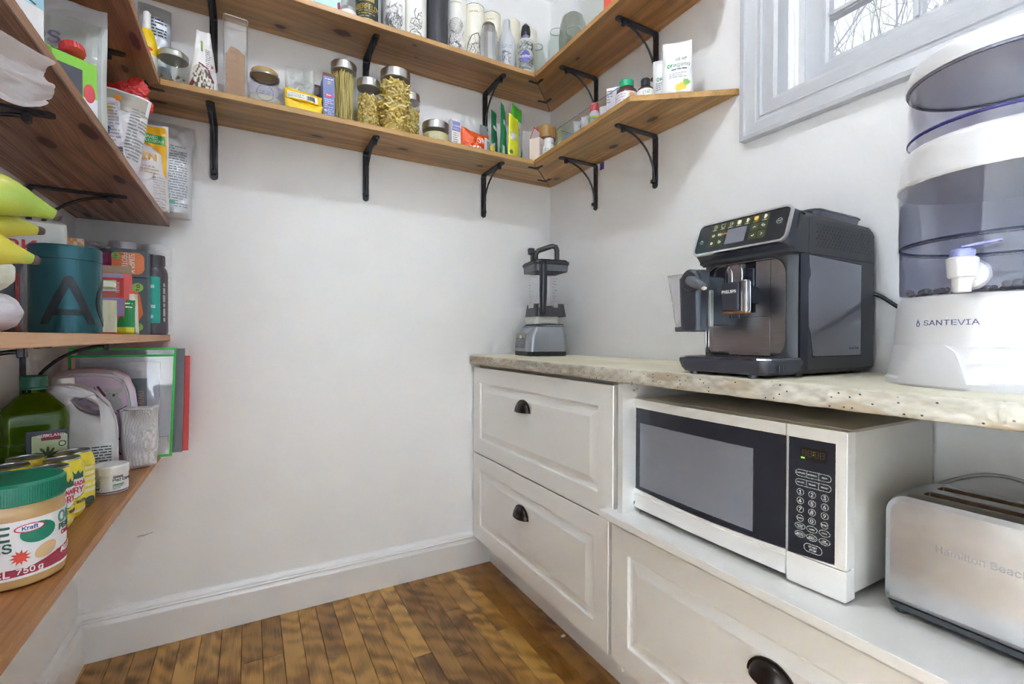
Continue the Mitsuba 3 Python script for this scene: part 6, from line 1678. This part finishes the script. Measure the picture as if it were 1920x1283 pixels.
ob.add('clock_print', put(Point(.042, .088).buffer(.006).difference(Point(.042, .088).buffer(.0045)), OF, lift=.0010), DARK_P, False)
ob.add('lettering', put(tx('Organic', .009, .022, .040), OF, lift=.0010), C('#33482a', .5), False)
t = Th('grey_lunch_bag', 'dark grey fabric bag with a black loop seen behind the oil bottle', 'bag', (-.446, 1.535, Z5B))
t.add('bag', rb(-.018, .018, -.055, .055, 0, .17, .012), C('#6c6c74', .9))
t.add('loop', tube([(.022, -.03 + .022 * math.cos(a) , .07 + .05 * math.sin(a)) for a in np.linspace(-.3, math.pi + .3, 18)], .004, 8), BLACK, True)
# jug
jg = Th('milk_jug', 'white plastic jug with a handle hole behind the cans', 'jug', (-.360, 1.505, Z5B), facing(-.36, 1.505, -4))
sil = Polygon([(-.062, 0), (.062, 0), (.066, .006), (.066, .120), (.062, .150), (.050, .185), (.030, .212), (.002, .232), (-.018, .240), (-.038, .240), (-.052, .232), (-.062, .200), (-.066, .150), (-.066, .006)]).buffer(.004)
hol = affinity.rotate(affinity.scale(Point(.012, .190).buffer(.030, quad_segs=10), 1.0, .36), -38)
jm = prism(sil.difference(hol), -.036, .036)
v, f = trimesh.remesh.subdivide_to_size(jm.vertices, jm.faces, .011, max_iter=10)
jm = trimesh.Trimesh(v, f)
jm.merge_vertices()
trimesh.smoothing.filter_taubin(jm, .5, .50, iterations=26)
jm = trimesh.Trimesh(np.c_[jm.vertices[:, 0], -jm.vertices[:, 2], jm.vertices[:, 1]], jm.faces, process=False)
jm.vertices[:, 2] -= jm.vertices[:, 2].min()
JUGM = mat('jug_white', '#e8e6ee', .3)
jg.add('body', jm, JUGM, True)
jg.add('cap', moved(lathe([(0, 0), (.0195, 0), (.020, .002), (.020, .020), (.018, .022), (0, .022)], 36), -.030, 0, .240), WHITEP)
JF = pl((0, -.0362, 0))
jg.add('label', put(sbox(-.064, .004, .034, .092), JF, depth=.001), C('#a9c9d0', .45), False)
jg.add('label_text_panel', put(sbox(.018, .004, .062, .100), JF, depth=.0012), C('#eeeef2', .45), False)
jg.add('print', put(greek(.036, 13, .0068, .022, .094, 12), JF, lift=.0012), DARK_P, False)
jg.add('leaf_print', put(Polygon([(-.045, .088), (-.01, .090), (-.022, .072), (-.042, .070)]), JF, lift=.001), C('#2f8a4e', .5), False)
jg.add('drop_print', put(ring(.006, .070, .012, .014, .0012), JF, lift=.001), C('#86a8b2', .5), False)
jg.add('leaf_print', put(affinity.scale(Point(.010, .030).buffer(.013), 1, 1.3), JF, lift=.001), C('#6cb08a', .5), False)
# lunch bag
lb = Th('lunch_bag', 'lilac lunch bag printed with koalas and white piping on the lowest shelf', 'bag', (-.362, 1.665, Z5B), facing(-.362, 1.665, -4))
PINKF = mat('lilac_fabric', '#e2cfe6', .7)
sh = Polygon([(-.085, .004), (.080, .004), (.083, .02), (.083, .15), (.076, .21), (.062, .248), (.035, .264), (0, .270), (-.05, .270), (-.078, .262), (-.085, .24)]).buffer(.003)
body = hullstack([(sh.buffer(-.012), -.040), (sh.buffer(-.002), -.030), (sh, -.02), (sh, .025), (sh.buffer(-.004), .035)])
body = trimesh.Trimesh(np.c_[body.vertices[:, 0], body.vertices[:, 2], body.vertices[:, 1]], body.faces[:, ::-1], process=False)
lb.add('body', body, PINKF, 30)
LB = pl((0, -.0402, 0))
pip = sh.buffer(-.012)
path = [(x, -.0395, z) for x, z in np.array(pip.exterior.coords)]
lb.add('piping', tube(path, .0024, 8), C('#dfe4e2', .6), True)
lb.add('piping', tube([(x * .93, y - .0004, z * .955 + .006) for x, y, z in path], .0016, 8), C('#d3dbd8', .6), True)


def koala(x, y, s):
    K, G2 = C('#c3c6c8', .7), C('#7a3a52', .6)
    br = unary_union([LineString([(x - .030 * s, y + .024 * s), (x - .014 * s, y - .004 * s)]).buffer(.0032 * s), LineString([(x - .012 * s, y - .028 * s), (x + .012 * s, y - .064 * s)]).buffer(.0032 * s)])
    tw = unary_union([LineString([(x - .03 * s, y + .004 * s), (x + .03 * s * math.cos(a) - .05 * s, y + .026 * s * math.sin(a))]).buffer(.0007) for a in (1.2, 1.8, 2.4, 3.0, 3.7)] + [LineString([(x - .004 * s, y - .048 * s), (x - .004 * s + .03 * s * math.cos(a), y - .048 * s + .026 * s * math.sin(a))]).buffer(.0007) for a in (2.0, 2.6, 3.2, 3.8)] + [LineString([(x + .016 * s, y - .054 * s), (x + .016 * s + .03 * s * math.cos(a), y - .054 * s + .024 * s * math.sin(a))]).buffer(.0007) for a in (-.9, -.4, .1, .6)])
    lb.add('twig_print', put(tw, LB), C('#5a4a66', .6), False)
    lb.add('branch_print', put(br, LB, lift=.0003), G2, False)
    lb.add('koala_print', put(unary_union([affinity.scale(Point(x + .012 * s, y - .030 * s).buffer(.017 * s), 1, 1.2), Point(x + .006 * s, y).buffer(.016 * s), Point(x - .008 * s, y + .013 * s).buffer(.007 * s), Point(x + .022 * s, y + .010 * s).buffer(.007 * s)]), LB, lift=.0006), K, False)
    lb.add('face_print', put(unary_union([affinity.scale(Point(x + .008 * s, y - .004 * s).buffer(.0042 * s), .8, 1.1), Point(x - .002 * s, y + .002 * s).buffer(.0014 * s), Point(x + .016 * s, y + .001 * s).buffer(.0014 * s)]), LB, lift=.0010), C('#4a4652', .6), False)


koala(.028, .205, .85)
koala(-.036, .165, .85)
koala(.040, .085, .7)
MESH = mat('net_fabric', proc(lambda p, n, uv: mix([.46, .46, .47], [.80, .80, .81], smoothstep(.35, .65, .5 + .5 * dr.sin((p.x - p.y) * 500 + p.z * 900) * dr.sin((p.x - p.y) * 500 - p.z * 900)))), .8)
nm, nfm = pouch(.078, .165, .040, 161, .012, top=.10, bulge=.02, taper=-.16, wob=.04)
nm = moved(nm, .092, -.055, 0.0005, rz=20)
lb.add('net_pocket', nm, MESH, True)
lb.add('pocket_hem', moved(tube([(.037 * math.cos(a), .020 * math.sin(a), 0) for a in np.linspace(0, 2 * math.pi, 30)], .0028, 6), .094, -.055, .163, rz=20), C('#d9d9da', .6), True)
# papers and folders
def sheet(name, label, cat_, x0, x1, y, z0, z1, m, lean=0.0, th_=.0012, group=None):
    t = Th(name, label, cat_, ((x0 + x1) / 2, y, z0), 0, group)
    w = (x1 - x0) / 2
    q = np.array([(sx * w + (lean if z else 0), yy, z) for z in (0, z1 - z0) for yy in (0, th_) for sx in (-1, 1)])
    t.add(None, trimesh.convex.convex_hull(q), m, False)
    return t


ZF = Z5B + .0005
sheet('folder', 'red plastic folder standing against the back wall behind the green edged one', 'folder', -.44, -.172, 1.795, ZF, .955, C('#cf2a26', .35), .006, .006)
sheet('folder', 'dark grey folder between the red folder and the green edged one', 'folder', -.44, -.186, 1.780, ZF, .978, C('#77777c', .5), .008, .006)
sheet('paper_stack', 'large white sheets tucked inside the green edged folder', 'paper', -.438, -.212, 1.756, ZF, .955, C('#eceaf0', .6), .008, .006)
sheet('paper_sheet', 'pale grey page with a dark photo in front of the white sheets', 'paper', -.42, -.242, 1.7485, ZF, .940, C('#dcdbe0', .6), .006, .004)
t = Th('photo_card', 'dark green printed card among the papers beside the lunch bag', 'card', (-.300, 1.744, ZF))
t.add('card', box(-.06, .032, 0, .003, .02, .235), C('#6a736c', .5), False)
t.add('lettering', put(tx('MENU', .012, .024, .175, True, rot=90), pl((0, -.0002, 0))), C('#c9a890', .5), False)
t = Th('greeting_card', 'small white card with a tiny figure at the foot of the folder', 'card', (-.238, 1.742, ZF))
t.add('card', box(-.035, .022, 0, .003, .004, .060), C('#f2eeee', .5), False)
t.add('border', put(sbox(-.035, .004, .022, .060).difference(sbox(-.033, .006, .020, .058)), pl((0, -.0002, 0))), C('#d9b8a4', .5), False)
t.add('lettering', put(greek(.025, 1, .005, -.022, .046, 3), pl((0, -.0002, 0))), C('#8ec9a0', .5), False)
t.add('figure_print', put(unary_union([Point(-.012, .030).buffer(.004), Polygon([(-.018, .010), (-.006, .010), (-.010, .027), (-.014, .027)])]), pl((0, -.0002, 0))), C('#b98a74', .5), False)
t = Th('clear_folder', 'clear plastic document folder with a bright green edge beside the lunch bag', 'folder', (-.3175, 1.766, ZF), 0)
o = Polygon([(-.1225, 0), (.1105, 0), (.1235, .326), (-.1225, .326)])
i_ = Polygon([(-.1165, .006), (.1045, .006), (.1170, .320), (-.1165, .320)])
edge = prism(o.difference(i_).union(Polygon([(-.1225, .300), (.1225, .300), (.1225, .306), (-.1225, .306)])), 0, .004)
t.add('green_edge', trimesh.Trimesh(np.c_[edge.vertices[:, 0], -.034 + edge.vertices[:, 2], edge.vertices[:, 1]], edge.faces[:, ::-1], process=False), C('#19b83c', .35), False)
pm = prism(i_, 0, .0008)
t.add('film', trimesh.Trimesh(np.c_[pm.vertices[:, 0], -.0325 + pm.vertices[:, 2], pm.vertices[:, 1]], pm.faces[:, ::-1], process=False), PANE, False)

Th('pebble', 'small white pebble on the dark floorboards beside the drawer plinth', 'pebble', (.926, 1.30, 0)).add(None, lump(.018, .013, .006, 41, .1), C('#d8d6d0', .6), True)
Th('crumb', 'tiny yellow crumb on the floorboards in front of the back baseboard', 'crumb', (.372, 1.72, 0)).add(None, lump(.012, .006, .004, 42, .3), C('#e0c23a', .6), True)
t = Th('purple_tag', 'small purple scrap hanging below the lower right shelf by its bracket', 'tag', (1.2785, 1.535, ZL - .030))
t.add(None, bb(-.001, .001, -.014, .010, 0, .0295, .0004), C('#4a3a8a', .5))
